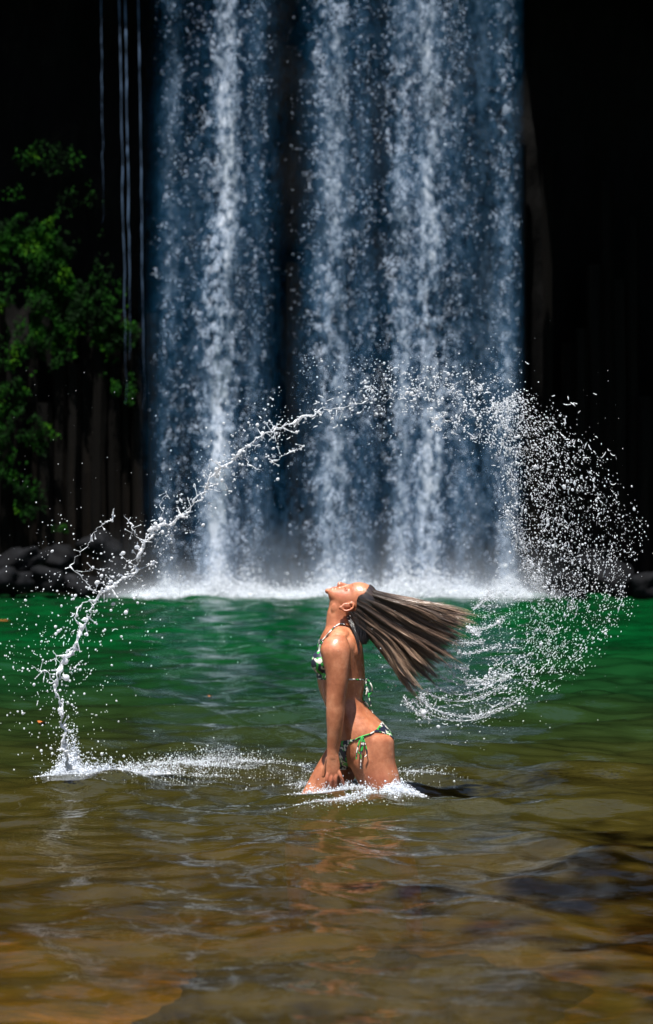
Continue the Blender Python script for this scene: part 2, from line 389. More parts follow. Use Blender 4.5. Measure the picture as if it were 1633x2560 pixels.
# thin threads of water at the left
def tube(path, rad, k=6):
    path = np.asarray(path, float); n = len(path); T = np.gradient(path, axis=0); T /= np.linalg.norm(T, axis=1)[:, None] + 1e-9
    a = np.cross(T, np.array([.13, .97, .2])); a /= np.linalg.norm(a, axis=1)[:, None] + 1e-9; b = np.cross(T, a)
    th = np.arange(k) * math.tau / k
    V = path[:, None] + (np.cos(th)[None, :, None] * a[:, None] + np.sin(th)[None, :, None] * b[:, None]) * np.broadcast_to(np.asarray(rad, float), (n,))[:, None, None]
    i = np.arange(n - 1)[:, None] * k + np.arange(k)[None]; j = np.arange(n - 1)[:, None] * k + (np.arange(k)[None] + 1) % k
    return V.reshape(-1, 3), np.stack([i, j, j + k, i + k], 2).reshape(-1, 4)
THREAD = aerated('thread_water', (.16, .24, .38), .4)
for (x0, x1, y1, r, lab) in ((312, 322, 900, .013, 'brightest thin thread of water falling beside the waterfall'),
                            (296, 312, 1010, .009, 'thin thread of water left of the brightest thread'),
                            (344, 358, 1020, .010, 'thin thread of water nearest the left side of the falls'),
                            (252, 255, 560, .006, 'faintest, shortest thread of water, furthest left of the four')):
    n = 140; t = np.linspace(0, 1, n); px = x0 + (x1 - x0) * t ** .8 ; py = -60 + (y1 + 60) * t
    path = np.array([W(a, b, 34.6) for a, b in zip(px, py)])
    rr = r * (.25 + 1.3 * vnoise(t * 46, 0, 0, int(x0))) * np.clip((1.0 - t) * 2.2, .12, 1); path += np.stack([.05 * vnoise(t * 22, x0, 0, 5), 0 * t, 0 * t], 1) * t[:, None]
    V, Fc = tube(path, rr)
    tag(link('water_thread', np_mesh('water_thread', V, Fc), THREAD), lab, 'thread of water', 'threads of water left of the falls')

# ---------------------------------------------------------------- the waterfall
# one fall made of five strands: (centre px, half width px, strength, depth offset)
wf = tag(empty('waterfall', W(840, 1490, FY)), 'tall white waterfall dropping in five strands into the green pool', 'waterfall')
strands = [(430, 36, .38, .2), (556, 44, 1.2, -.1), (638, 32, .32, .3), (832, 48, .84, 0), (905, 28, .30, .3), (1005, 38, .80, .1), (1075, 42, 1.0, -.15), (1145, 36, .38, .2), (1266, 30, .50, .1)]
def xnoise(py, k): return 16 * (vnoise(py * .004, k * 7.3, 0, 11) - .5) + 8 * (vnoise(py * .015, k * 3.3, 0, 12) - .5)
def streak_density(px, py):
    d = np.zeros_like(px)
    for k, (c, w, s, _) in enumerate(strands):
        cx = c + xnoise(py, k) + 0 + (py / 1490 - .4) * (-22 if c < 700 else 10)
        ww = w * (.75 + .6 * vnoise(py * .006, k, 0, 21))
        d = np.maximum(d, s * np.exp(-((px - cx) / ww) ** 2 * 1.3) * (.55 + .75 * vnoise(py * .008, k * 5.1, 0, 23)))
    clump = fbm(px * .045, py * .022, 0, 15, 4)
    return d, clump
for k, (c, w, s, dy) in enumerate(strands):
    # veil: a curved sheet, thick in its middle, thinning to its edges
    nx, nz = 22, 110
    u = np.linspace(-1, 1, nx); py = np.linspace(-1000, 1492, nz)
    U, PY = np.meshgrid(u, py)
    PX = c + xnoise(PY, k) + (PY / 1490 - .4) * (-22 if c < 700 else 10) + U * w * 2.0
    Yd = FY + dy - .35 * (1 - U ** 2) + .25 * (vnoise(PX * .02, PY * .006, 0, 5) - .5)
    D = Yd + CAMD
    V = np.stack([(PX - 816.5) / F * D, Yd, CAMH - (PY - HOR) / F * D], 2).reshape(-1, 3)
    i = np.arange(nz - 1)[:, None] * nx + np.arange(nx - 1)[None]
    me = np_mesh('veil', V, np.stack([i, i + 1, i + nx + 1, i + nx], 2).reshape(-1, 4))
    low = .75 + .35 * np.clip(PY / 1490, 0, 1)
    fattr(me, 'thickness', (s * .95 * low * np.exp(-(U * 2.0) ** 2 * 1.5) * np.clip((1 - np.abs(U)) * 4, 0, 1)).ravel())
    st = link('water_strand', me, VEIL, wf)
    # the drops and clots that fall in it
    n = int(240000 * w / 60 * s ** 1.6)
    px = c + rng.uniform(-2.4, 2.4, n) * w; py = rng.uniform(-300, 1492, n)
    prof = (np.exp(-((px - c) / w) ** 2 * 1.25) + .02) * (.6 + .5 * np.clip(py / 1490, 0, 1))
    fine = fbm(px * .075, py * .055, 0, 15 + k, 4); long_ = vnoise(px * .05, py * .006, 0, 33 + k)
    soft = np.clip(py / 1490, 0, 1)
    acc = prof * np.clip((fine - .44) * 7, 0, 1) ** (1.3 - .8 * soft) * (.45 + .8 * long_)
    px += xnoise(py, k) + (py / 1490 - .4) * (-22 if c < 700 else 10)
    keep = (rng.random(n) < acc) & (px > 368 + 60 * vnoise(py * .009, 2, 0, 44) * vnoise(py * .03, 5, 0, 45) + 14 * rng.random(n)) & (px < 1300 + 6 * rng.random(n))
    px, py, cl = px[keep], py[keep], fine[keep]
    Yd = FY + dy + rng.normal(0, .35, len(px)); D = Yd + CAMD
    P = np.stack([(px - 816.5) / F * D, Yd, CAMH - (py - HOR) / F * D], 1)
    rad = .0047 * np.exp(np.clip(rng.normal(0, .48, len(px)), -1.2, 1.0)) * (.7 + 2.0 * np.clip(cl - .45, 0, 1))
    V, Fc = blobs(P, rad, OCT, 1 + rng.random(len(px)) * 1.2, np.tile([0, 0, 1.], (len(px), 1)))
    tag(link('falling_drops', np_mesh('falling_drops', V, Fc), FALLDROP, st), kind='stuff')
# the thin curtain of spray that hangs right across the fall
nx, nz = 60, 60
for Yd0, s in ((FY + .9, .36), (FY + .45, .20)):
    U, PY = np.meshgrid(np.linspace(345, 1312, nx), np.linspace(-1000, 1492, nz))
    Yd = Yd0 + .4 * (vnoise(U * .012, PY * .003, 0, 8) - .5); D = Yd + CAMD
    V = np.stack([(U - 816.5) / F * D, Yd, CAMH - (PY - HOR) / F * D], 2).reshape(-1, 3)
    i = np.arange(nz - 1)[:, None] * nx + np.arange(nx - 1)[None]
    me = np_mesh('spray_curtain', V, np.stack([i, i + 1, i + nx + 1, i + nx], 2).reshape(-1, 4))
    gap = (1 - .95 * np.exp(-((U - 728 + 14 * np.clip(PY / 1490, 0, 1)) / 62) ** 2) * np.clip((1560 - PY) / 500, 0, 1)) * (1 - .6 * np.exp(-((U - 965) / 30) ** 2))
    fattr(me, 'thickness', (s * gap * np.clip((U - 350) / 190, 0, 1) * np.clip((1312 - U) / 40, 0, 1) * (.7 + .5 * PY / 1490)).ravel())
    link('spray_curtain', me, VEIL, wf)
# churned foam where it lands, with spray thrown up from it
n = 26000
px = np.concatenate([rng.uniform(330, 1330, n // 2)] + [rng.normal(c, w * .9, int(n / 2 * s / 5.0)) for c, w, s, _ in strands])
hgt = np.abs(rng.exponential(.16, len(px))) * (.35 + .9 * streak_density(px, np.full(len(px), 1400.))[0])
hgt *= np.clip((px - 250) / 160, .1, 1) * np.clip((1420 - px) / 150, .1, 1)
Yd = FY - .9 + rng.normal(0, .5, len(px)); D = Yd + CAMD
P = np.stack([(px - 816.5) / F * D, Yd, hgt], 1)
V, Fc = blobs(P, .010 * np.exp(rng.normal(0, .4, len(px))), OCT)
tag(link('foam', np_mesh('foam', V, Fc), FOAM), kind='stuff')
# mist: soft rolling sheets of fine spray at the foot of the fall
m = M('mist_spray'); dn = m.attr('thickness'); v1 = m.noise(.9, 4, .55)
al = m.math('MINIMUM', m.math('MAXIMUM', m.math('MULTIPLY', dn, m.rng(v1, .3, .7, .35, 1.15)), 0), .96)
d = m.n('ShaderNodeBsdfDiffuse'); d.inputs[0].default_value = (.70, .76, .86, 1); tl = m.n('ShaderNodeBsdfTranslucent'); tl.inputs[0].default_value = (.70, .76, .86, 1)
x = m.n('ShaderNodeMixShader'); x.inputs[0].default_value = .4; m.l(d.outputs[0], x.inputs[1]); m.l(tl.outputs[0], x.inputs[2])
tp = m.n('ShaderNodeBsdfTransparent'); y = m.n('ShaderNodeMixShader'); m.l(al, y.inputs[0]); m.l(tp.outputs[0], y.inputs[1]); m.l(x.outputs[0], y.inputs[2]); m.l(y.outputs[0], m.out.inputs[0]); MIST = m.m
MV, MF, MD, off = [], [], [], 0
for j, (Yd0, H, s) in enumerate(((FY - .4, 2.3, .26), (FY - .8, 1.3, .30), (FY - 1.2, .6, .45), (FY - 1.6, .34, .9))):
    nx, nz = 70, 16
    U, T = np.meshgrid(np.linspace(240, 1440, nx), np.linspace(0, 1, nz))
    hh = H * (.6 + .8 * vnoise(U * .012, j, 0, 66)) * (.45 + .75 * np.clip(streak_density(U, np.full_like(U, 1420.))[0], 0, 1))
    Yd = Yd0 + .3 * (vnoise(U * .01, j * 3, 0, 67) - .5) + .35 * T; D = Yd + CAMD
    V = np.stack([(U - 816.5) / F * D, Yd, -.02 + T * hh * 1.3], 2).reshape(-1, 3)
    i = np.arange(nz - 1)[:, None] * nx + np.arange(nx - 1)[None] + off; off += nx * nz
    MF.append(np.stack([i, i + 1, i + nx + 1, i + nx], 2).reshape(-1, 4)); MV.append(V)
    MD.append((s * (1 - T) ** 1.5 * np.clip((U - 240) / 160, 0, 1) * np.clip((1440 - U) / 160, 0, 1)).ravel())
me = np_mesh('mist', np.concatenate(MV), np.concatenate(MF)); fattr(me, 'thickness', np.concatenate(MD))
tag(link('mist', me, MIST), kind='stuff')

# ---------------------------------------------------------------- submerged rocks
for k, (x, y, z, r, lab) in enumerate((
    (-.03, -3.95, -.25, (.36, .28, .15), 'broad dark submerged rock at the bottom middle of the pool'),
    (.34, -3.75, -.26, (.34, .26, .13), 'dark brown submerged rock just behind the broad dark one'),
    (.22, -2.9, -.34, (.26, .22, .12), 'brown submerged rock to the right of the bather\'s reflection'))):
    o = tag(link('submerged_rock', boulder_mesh('submerged_rock', r, 40 + k), SUBR), lab, 'rock', 'rocks under the shallow water'); o.location = (x, y, z)

# ---------------------------------------------------------------- unseen tree, added to shade the right side of the pool
def shade_tree(x, y, h, rad, label):
    t = tag(empty('shade_tree', (x + 2.8, y - 6.5, -.3)), label, 'tree')
    n = 14; tt = np.linspace(0, 1, n); path = np.stack([x + 2.8 * (1 - tt) ** 1.6, y - 6.5 * (1 - tt) ** 1.6, -.3 + tt * h], 1)
    V, Fc = tube(path, .32 * (1 - .75 * tt) + .03, 10)
    link('trunk', np_mesh('trunk', V, Fc), BARK, t)
    cen = [(x + random.uniform(-rad, rad), y + random.uniform(-rad, rad), h * random.uniform(.7, 1.05)) for _ in range(16)]
    P = np.concatenate([np.array(c) + rng.normal(0, rad * .28, (700, 3)) * [1, 1, .5] for c in cen]); k = len(P)
    d = rng.normal(0, 1, (k, 3)); d /= np.linalg.norm(d, axis=1)[:, None]; w = np.cross(d, rng.normal(0, 1, (k, 3))); w /= np.linalg.norm(w, axis=1)[:, None]; L = .28
    V = np.stack([P, P + d * L * .5 + w * L * .3, P + d * L, P + d * L * .5 - w * L * .3], 1).reshape(-1, 3)
    me = np_mesh('crown', V, np.arange(4 * k).reshape(-1, 4)); fattr(me, 'shade', np.repeat(rng.random(k) * .7, 4)); link('crown', me, FERN, t, smooth=False)
    for c in cen[:8]:
        s0 = path[9]; pth = np.array([s0 * (1 - q) + np.array(c) * q + np.array([0, 0, .3 * math.sin(q * 3)]) for q in np.linspace(0, 1, 8)])
        V, Fc = tube(pth, np.linspace(.10, .02, 8), 6); link('limb', np_mesh('limb', V, Fc), BARK, t)
shade_tree(2.7, -7.3, 11, 1.9, 'unseen tall leafy tree, added to shade the right of the pool')

#BATHER
# ---------------------------------------------------------------- the bather
def voxel(parts, size, name):
    """weld overlapping closed shapes into one continuous surface"""
    V, Fc, o = [], [], 0
    for v, f in parts:
        V.extend(v); Fc.extend([tuple(i + o for i in q) for q in f]); o += len(v)
    me = pmesh(name, V, Fc); ob = bpy.data.objects.new(name, me); C.objects.link(ob)
    md = ob.modifiers.new('r', 'REMESH'); md.mode = 'VOXEL'; md.voxel_size = size; md.adaptivity = 0
    dg = bpy.context.evaluated_depsgraph_get(); out = bpy.data.meshes.new_from_object(ob.evaluated_get(dg))
    bpy.data.objects.remove(ob); bpy.data.meshes.remove(me); out.name = name; out.materials.clear(); return out
def co(me):
    a = np.empty(len(me.vertices) * 3, np.float32); me.vertices.foreach_get('co', a); return a.reshape(-1, 3).astype(float)
def smooth(me, it, wt=None, lam=.5):
    P = co(me); e = np.empty(len(me.edges) * 2, np.int32); me.edges.foreach_get('vertices', e); e = e.reshape(-1, 2)
    n = len(P); cnt = np.bincount(e.ravel(), minlength=n).astype(float)[:, None]
    w = np.ones((n, 1)) if wt is None else wt[:, None]
    for _ in range(it):
        for l in (lam, -lam * 1.04):
            s_ = np.stack([np.bincount(e[:, 0], P[e[:, 1], k], n) + np.bincount(e[:, 1], P[e[:, 0], k], n) for k in range(3)], 1)
            P = P + w * l * (s_ / cnt - P)
    me.vertices.foreach_set('co', P.astype(np.float32).ravel()); me.update()
def loft(rings, k=28, p=.92):
    """rings: (centre Vector, axis-a Vector, axis-b Vector) half axes; closed at both ends"""
    V, Fc = [], []
    for c, a, b in rings:
        for q in range(k):
            t = q * math.tau / k; ct, st = math.cos(t), math.sin(t)
            V.append(c + a * math.copysign(abs(ct) ** p, ct) + b * math.copysign(abs(st) ** p, st))
    n = len(rings)
    for j in range(n - 1):
        for q in range(k): Fc.append((j * k + q, j * k + (q + 1) % k, (j + 1) * k + (q + 1) % k, (j + 1) * k + q))
    Fc.append(tuple(range(k))[::-1]); Fc.append(tuple((n - 1) * k + q for q in range(k)))
    return [Vector(v) for v in V], Fc
def dense(rows, n):
    rows = np.array(rows, float); t = np.linspace(0, 1, len(rows)); tt = np.linspace(0, 1, n); out = []
    m_ = np.gradient(rows, t, axis=0)
    for x in tt:
        i = min(int(x * (len(rows) - 1)), len(rows) - 2); h = t[i + 1] - t[i]; s_ = (x - t[i]) / h
        out.append((2*s_**3-3*s_**2+1)*rows[i] + (s_**3-2*s_**2+s_)*h*m_[i] + (-2*s_**3+3*s_**2)*rows[i+1] + (s_**3-s_**2)*h*m_[i+1])
    return np.array(out)
def hloft(rows, Y, n=60, p=.92):
    """horizontal rings: photo row, front px, back px, half width in depth, depth centre offset"""
    out = []
    for py, f, b, hw, dy in dense(rows, n):
        A, B = W(f, py, Y + dy), W(b, py, Y + dy)
        out.append(((A + B) / 2, Vector((abs(B.x - A.x) / 2, 0, 0)), Vector((0, hw, 0))))
    return loft(out, 36, p)
def ell(c, r, rot=None, k=ICO3):
    V = [Vector(v * np.array(r)) for v in k[0]]
    if rot: V = [rot @ v for v in V]
    return [v + c for v in V], [tuple(f) for f in k[1]]
def limb(rows, n=24, k=16):
    """rows: x y z radius-in-plane radius-in-depth"""
    d = dense(rows, n); P = d[:, :3]; T = np.gradient(P, axis=0); out = []
    for q in range(n):
        t = Vector(T[q]).normalized(); b = Vector((0, 1, 0)); b = (b - t * b.dot(t)).normalized(); a = t.cross(b)
        out.append((Vector(P[q]), a * d[q, 3], b * d[q, 4]))
    return loft(out, k, 1)

parts = []
# trunk: photo row, front, back, half width, offset
parts.append(hloft([
    (1552, 818, 889, .052, 0), (1566, 815, 891, .062, 0), (1580, 808, 896, .105, 0), (1594, 801, 901, .150, 0), (1612, 795, 906, .165, 0),
    (1635, 792, 909, .158, 0), (1665, 792, 911.5, .146, 0), (1695, 793, 913, .136, 0), (1720, 797, 911, .127, 0), (1745, 806, 907.5, .122, 0),
    (1765, 814, 917, .126, 0), (1785, 819, 935, .138, 0), (1805, 824, 955, .152, 0), (1825, 829, 972, .163, 0), (1845, 833, 983, .168, 0),
    (1870, 838, 986, .168, 0), (1895, 845, 984, .160, 0), (1912, 856, 975, .14, 0)], 0, 70))
# neck
parts.append(loft([((W(f, pf) + W(b, pb)) / 2, (W(f, pf) - W(b, pb)) / 2, Vector((0, hw, 0))) for f, pf, b, pb, hw in (
    (822, 1482, 905, 1500, .046), (824, 1500, 897, 1512, .050), (823, 1515, 893, 1524, .051), (818, 1532, 889, 1540, .050), (816, 1548, 889, 1556, .052),
    (815, 1562, 892, 1572, .060), (812, 1578, 896, 1590, .07))], 28, 1))
# shoulders, breasts, seat
for sgn in (-1, 1):
    parts.append(ell(W(846, 1586, sgn * .09), (.05, .075, .030), Matrix.Rotation(sgn * R(-14), 3, 'X')))
    parts.append(ell(W(806, 1655, sgn * .072), (.047, .056, .052), Matrix.Rotation(R(12), 3, 'Y')))
    parts.append(ell(W(882, 1628, sgn * .070), (.042, .065, .062)))
    parts.append(ell(W(944, 1872, sgn * .078), (.073, .080, .088), Matrix.Rotation(R(-12), 3, 'Y')))
# thighs and lower legs (near leg set back, far leg forward), standing on the bed of the pool
parts.append(hloft([(1835, 872, 975, .07, -.085), (1850, 868, 985, .078, -.088), (1880, 867, 987, .083, -.09), (1905, 871, 989, .084, -.092), (1930, 882, 996, .082, -.094),
    (1950, 892, 1000, .08, -.095), (1985, 905, 1008, .075, -.095), (2030, 922, 1016, .066, -.095), (2075, 942, 1020, .058, -.095), (2110, 955, 1024, .055, -.095),
    (2150, 968, 1038, .056, -.095), (2220, 992, 1053, .048, -.095), (2290, 1012, 1056, .036, -.095), (2330, 1015, 1058, .034, -.095)], 0, 50, 1))
parts.append(hloft([(1835, 838, 930, .07, .085), (1865, 820, 908, .078, .09), (1890, 806, 900, .080, .092), (1915, 791, 893, .080, .094), (1940, 777, 888, .078, .095),
    (1960, 767, 878, .076, .095), (2000, 745, 850, .07, .095), (2045, 728, 815, .062, .095), (2085, 715, 788, .056, .095), (2130, 712, 786, .056, .095),
    (2200, 716, 782, .048, .095), (2270, 722, 768, .036, .095), (2330, 726, 768, .034, .095)], 0, 50, 1))
for c, s_ in ((W(1020, 2338, -.095), -.05), (W(728, 2338, .095), -.05)):
    parts.append(ell(c + Vector((-.05, 0, -.01)), (.115, .042, .03)))
# arms hanging, backs of the hands outward
arm = [(1588, 826, 864, .040), (1600, 812, 870, .052), (1622, 801, 876, .058), (1650, 806, 876.5, .055), (1684, 814, 873, .049), (1713, 816.5, 869.5, .045), (1742, 815.5, 865.5, .041),
       (1762, 815.5, 863, .038), (1790, 815.5, 861.5, .037), (1817, 817, 858, .034), (1846, 818, 854, .028), (1870, 817.5, 849.5, .0225), (1884, 817.5, 847, .0205), (1896, 817, 848, .019)]
ydep = [-.160, -.172, -.186, -.192, -.197, -.199, -.200, -.200, -.198, -.195, -.191, -.188, -.187, -.187]
def finger(pts, r0, r1):
    rows = []
    for i, (px, py, y) in enumerate(pts):
        w = W(px, py, y); r = r0 + (r1 - r0) * i / (len(pts) - 1); rows.append((w.x, w.y, w.z, r, r))
    v, f = limb(rows, 12, 10); return [(v, f), ell(Vector(rows[-1][:3]), (r1,) * 3, k=ICO2)]
for sgn in (1, -1):
    parts.append(hloft([(py, f, b, hw, sgn * y) for (py, f, b, hw), y in zip(arm, ydep)], 0, 50, 1))
    y = -.187 * sgn; g = sgn * .010
    parts.append(hloft([(1886, 818, 847, .019, y), (1900, 817, 849, .017, y), (1915, 815.5, 850.5, .0150, y), (1930, 815, 849, .0135, y), (1938, 817, 845, .0115, y)], 0, 16, .85))
    parts += finger([(844, 1922, y), (850.5, 1938, y - g * .5), (856, 1951, y), (859.5, 1962, y + g)], .0088, .0066)     # little finger, held away
    parts += finger([(839, 1926, y), (839.5, 1946, y - g * .6), (839, 1962, y), (837.5, 1976, y + g)], .0092, .0068)    # ring finger
    parts += finger([(830, 1928, y), (828.5, 1949, y - g * .7), (827, 1966, y), (825.5, 1981, y + g)], .0094, .0070)      # middle
    parts += finger([(821, 1926, y), (818, 1946, y - g * .6), (816.5, 1962, y), (815.5, 1976, y + g)], .0092, .0068)   # first
    parts += finger([(822, 1894, y + g), (817, 1910, y + g * 2.6), (811.5, 1926, y + g * 3.2), (808.5, 1940, y + g * 3.2)], .0125, .0080)  # thumb
# head, thrown back: u runs chin to crown, f out of the face
HU = Vector((.968, 0, .25)); HF = Vector((-.25, 0, .968)); HW = Vector((0, 1, 0))
H0 = W(819.5, 1473.5) - HF * .082 - HU * .004
def hp(u, f, w=0): return H0 + HU * u + HF * f + HW * w
def hring(u, fb, ff, hw, sh=0): return (hp(u, (fb + ff) / 2), HF * (ff - fb) / 2, HW * hw)
parts.append(loft([hring(*r) for r in (
    (.000, .040, .078, .016), (.006, .022, .0845, .025), (.016, .000, .0835, .034), (.030, -.030, .0815, .043), (.046, -.058, .0800, .051),
    (.064, -.078, .0785, .058), (.082, -.092, .0765, .063), (.098, -.100, .0760, .067), (.112, -.104, .0810, .070), (.130, -.105, .0815, .0725),
    (.150, -.103, .0770, .0735), (.168, -.098, .0690, .072), (.184, -.088, .0560, .067), (.198, -.072, .0370, .057), (.209, -.052, .012, .042), (.215, -.035, -.012, .02))], 40, .95))
nose = []
for u, f0, f1, hw in ((.104, .055, .080, .0075), (.092, .055, .084, .0085), (.078, .055, .0925, .010), (.066, .055, .1005, .012), (.058, .055, .1025, .0145), (.052, .055, .096, .0150), (.047, .055, .084, .011)):
    nose.append(hring(u, f0, f1, hw))
parts.append(loft(nose, 16, 1))
parts.append(ell(hp(.0365, .0805), (.0065, .020, .0065))); parts.append(ell(hp(.0245, .080), (.0065, .018, .0070)))
parts.append(ell(hp(.004, .074), (.014, .018, .012)))
for sgn in (-1, 1):
    parts.append(ell(hp(.108, .057, sgn * .026), (.010, .020, .0125)))                       # brow ridge
    parts.append(ell(hp(.085, .0575, sgn * .029), (.012, .015, .0110)))                        # closed lid
    parts.append(ell(hp(.030, -.012, sgn * .033), (.036, .014, .034)))                       # jaw
    # ear: a rim, a lobe and the bowl between them
    er = []
    for q in range(13):
        t = R(-60 + q * 24); er.append(hp(.066 + .026 * math.cos(t) + .004, -.012 - .016 * math.sin(t), sgn * (.0735 + .004 * math.sin(t))))
    v, f = tube(np.array([p[:] for p in er]), .0052, 8)
    fc = [tuple(q) for q in f] + [tuple(range(8))[::-1], tuple(len(v) - 8 + q for q in range(8))]
    parts.append(([Vector(q) for q in v], fc)); parts.append(ell(hp(.040, -.008, sgn * .072), (.011, .006, .009))); parts.append(ell(hp(.066, -.006, sgn * .068), (.022, .006, .014)))

bme = voxel(parts, .0030, 'person')
P = co(bme)
headz = np.clip((P[:, 2] - W(0, 1515).z) / .02, 0, 1); handz = np.clip((W(0, 1885).z - P[:, 2]) / .02, 0, 1) * (np.abs(P[:, 1]) > .15)
# limbs: keep fingers crisp, blend the joins of arms, thighs and trunk
wt = 1 - np.maximum(headz, handz) * .96
smooth(bme, 60, wt); smooth(bme, 3); smooth(bme, 26, headz * (1 - handz))
P = co(bme); nb = len(P)
Nb = np.empty(nb * 3, np.float32); bme.vertices.foreach_get('normal', Nb); Nb = Nb.reshape(-1, 3).astype(float)
uP = (P - np.array(H0[:])) @ np.array(HU[:]); fP = (P - np.array(H0[:])) @ np.array(HF[:])
flush = np.zeros(nb)
for u, f, w, r in ((.060, .06, -.045, .030), (.060, .06, .045, .030), (.058, .100, 0, .014), (.066, -.012, -.078, .018), (.066, -.012, .078, .018)):
    flush = np.maximum(flush, .42 * np.exp(-(((uP - u) ** 2 + (fP - f) ** 2 + (P[:, 1] - w) ** 2) / r ** 2)))
for u in (.0365, .0245): flush = np.maximum(flush, 1.6 * np.exp(-(((uP - u) / .0055) ** 2 + ((fP - .085) / .009) ** 2 + (P[:, 1] / .017) ** 2)))
kn = np.exp(-((P[:, 2] - W(0, 1945).z) / .05) ** 2) * (np.abs(P[:, 1]) > .165); flush = np.maximum(flush, .35 * kn)
fattr(bme, 'flush', flush)
m = M('wet_skin'); nz = m.noise(11, 6, .68); n2 = m.noise(85, 4, .65)
base = m.ramp(nz, [(.3, (.27, .082, .036)), (.5, (.42, .148, .070)), (.7, (.60, .255, .135))])
col = m.mixc(m.attr('flush'), base, (.52, .13, .085))
p = m.pbr(col, m.rng(n2, .35, .65, .30, .58), m.bump(m.math('ADD', n2, m.noise(24, 3, .6)), .14, .005), **{'Subsurface Weight': .08, 'Subsurface Scale': .010, 'Coat Weight': .30, 'Coat Roughness': .22})
p.inputs['Subsurface Radius'].default_value = (1, .35, .2); SKIN = m.m
person = tag(link('person', bme, SKIN), 'tanned woman in a patterned bikini, thigh deep, tossing her head and wet hair back', 'person')

# water beads on the skin
idx = rng.choice(np.where((P[:, 2] > .05) & (P[:, 1] < .02) & (P[:, 2] < W(0, 1560).z))[0], 170, replace=False)
V, Fc = blobs(P[idx] + Nb[idx] * .0003, .0010 * np.exp(rng.normal(0, .45, len(idx))), ICO1)
m = M('bead_water'); m.pbr((.62, .36, .24), .04, **{'IOR': 1.33, 'Specular IOR Level': 1.0}); BEAD = m.m
tag(link('water_beads', np_mesh('water_beads', V, Fc), BEAD, person), kind='stuff')

# bikini: patches that follow the body
m = M('bikini_print'); tc = m.n('ShaderNodeTexCoord')
vn = m.n('ShaderNodeTexNoise'); m.l(tc.outputs['Object'], vn.inputs[0]); vn.inputs['Scale'].default_value = 30; vn.inputs['Detail'].default_value = 1.5
v2 = m.n('ShaderNodeTexNoise'); mp = m.n('ShaderNodeMapping'); mp.inputs['Location'].default_value = (3, 7, 1); m.l(tc.outputs['Object'], mp.inputs[0]); m.l(mp.outputs[0], v2.inputs[0]); v2.inputs['Scale'].default_value = 34; v2.inputs['Detail'].default_value = 1
c1 = m.ramp(vn.outputs[0], [(0, (.012, .014, .035)), (.52, (.012, .014, .035)), (.53, (.72, .70, .62)), (.62, (.72, .70, .62)), (.63, (.012, .014, .035))], 'CONSTANT')
c2 = m.ramp(v2.outputs[0], [(0, (.035, .36, .055)), (.40, (.035, .36, .055)), (.405, (0, 0, 0))], 'CONSTANT')
f2 = m.ramp(v2.outputs[0], [(0, (1, 1, 1)), (.40, (0, 0, 0))], 'CONSTANT')
m.pbr(m.mixc(f2, c1, c2), .55); PRINT = m.m
m = M('bikini_cord'); nz = m.noise(38, 1)
m.pbr(m.ramp(nz, [(0, (.03, .38, .06)), (.42, (.012, .014, .04)), (.52, (.72, .71, .66))], 'CONSTANT'), .55); CORD = m.m
D_ = P[:, 1] + CAMD; PXb = 816.5 + P[:, 0] / D_ * F; PYb = HOR - (P[:, 2] - CAMH) / D_ * F
def inside(poly, x, y):
    r = np.zeros(len(x), bool); n = len(poly)
    for i in range(n):
        (x0, y0), (x1, y1) = poly[i], poly[(i + 1) % n]
        c = (y0 > y) != (y1 > y)
        with np.errstate(divide='ignore', invalid='ignore'): r ^= c & (x < (x1 - x0) * (y - y0) / (y1 - y0 + 1e-12) + x0)
    return r
fq = np.empty(len(bme.polygons) * 4, np.int32); bme.polygons.foreach_get('vertices', fq); fq = fq.reshape(-1, 4)
def patch(name, mask, mat, thick=.0028, it=4):
    sel = mask[fq].all(1); f = fq[sel]; ids, inv = np.unique(f, return_inverse=True); f = inv.reshape(-1, 4)
    n = len(ids); V = np.concatenate([P[ids] + Nb[ids] * thick, P[ids] - Nb[ids] * .001]); fc = [f, f[:, ::-1] + n]
    e = np.concatenate([f[:, [0, 1]], f[:, [1, 2]], f[:, [2, 3]], f[:, [3, 0]]]); key = np.sort(e, 1); _, i0, ct = np.unique(key[:, 0] * n + key[:, 1], return_index=True, return_counts=True)
    b = e[i0[ct == 1]]; fc.append(np.stack([b[:, 1], b[:, 0], b[:, 0] + n, b[:, 1] + n], 1))
    # even out the stepped rim
    for _ in range(it):
        s_ = np.zeros((2 * n, 3)); c_ = np.zeros((2 * n, 1))
        for o in (0, n):
            np.add.at(s_, b[:, 0] + o, V[b[:, 1] + o]); np.add.at(s_, b[:, 1] + o, V[b[:, 0] + o]); np.add.at(c_, b[:, 0] + o, 1); np.add.at(c_, b[:, 1] + o, 1)
        w = (c_[:, 0] > 0); V[w] = V[w] * .5 + .5 * s_[w] / c_[w]
    return link(name, np_mesh(name, V, np.concatenate(fc)), mat, person)
trunk = (np.abs(P[:, 1]) < .137)
nh = Nb[:, 0] < .35
for sgn in (-1, 1):
    cup = inside([(806, 1596), (770, 1620), (770, 1680), (790, 1694), (830, 1698), (834, 1680), (822, 1640)], PXb, PYb) & trunk & nh & (P[:, 1] * sgn > .012)
    patch('bikini_cup', cup, PRINT)
band = (np.abs(PYb - (1697 + (PXb - 800) * .02)) < 2.6) & (np.abs(P[:, 1]) < .142) & (PXb > 786)
patch('chest_band', band, CORD, .0022, 2)
side = np.abs(P[:, 1])
bot = inside([(815, 1855), (868, 1850), (890, 1846), (893, 1850), (878, 1857), (869, 1868), (866, 1884), (868, 1902), (872, 1925), (830, 1925)], PXb, PYb) & (side < .175) & (Nb[:, 0] < .5)
patch('bikini_bottom', bot, PRINT)
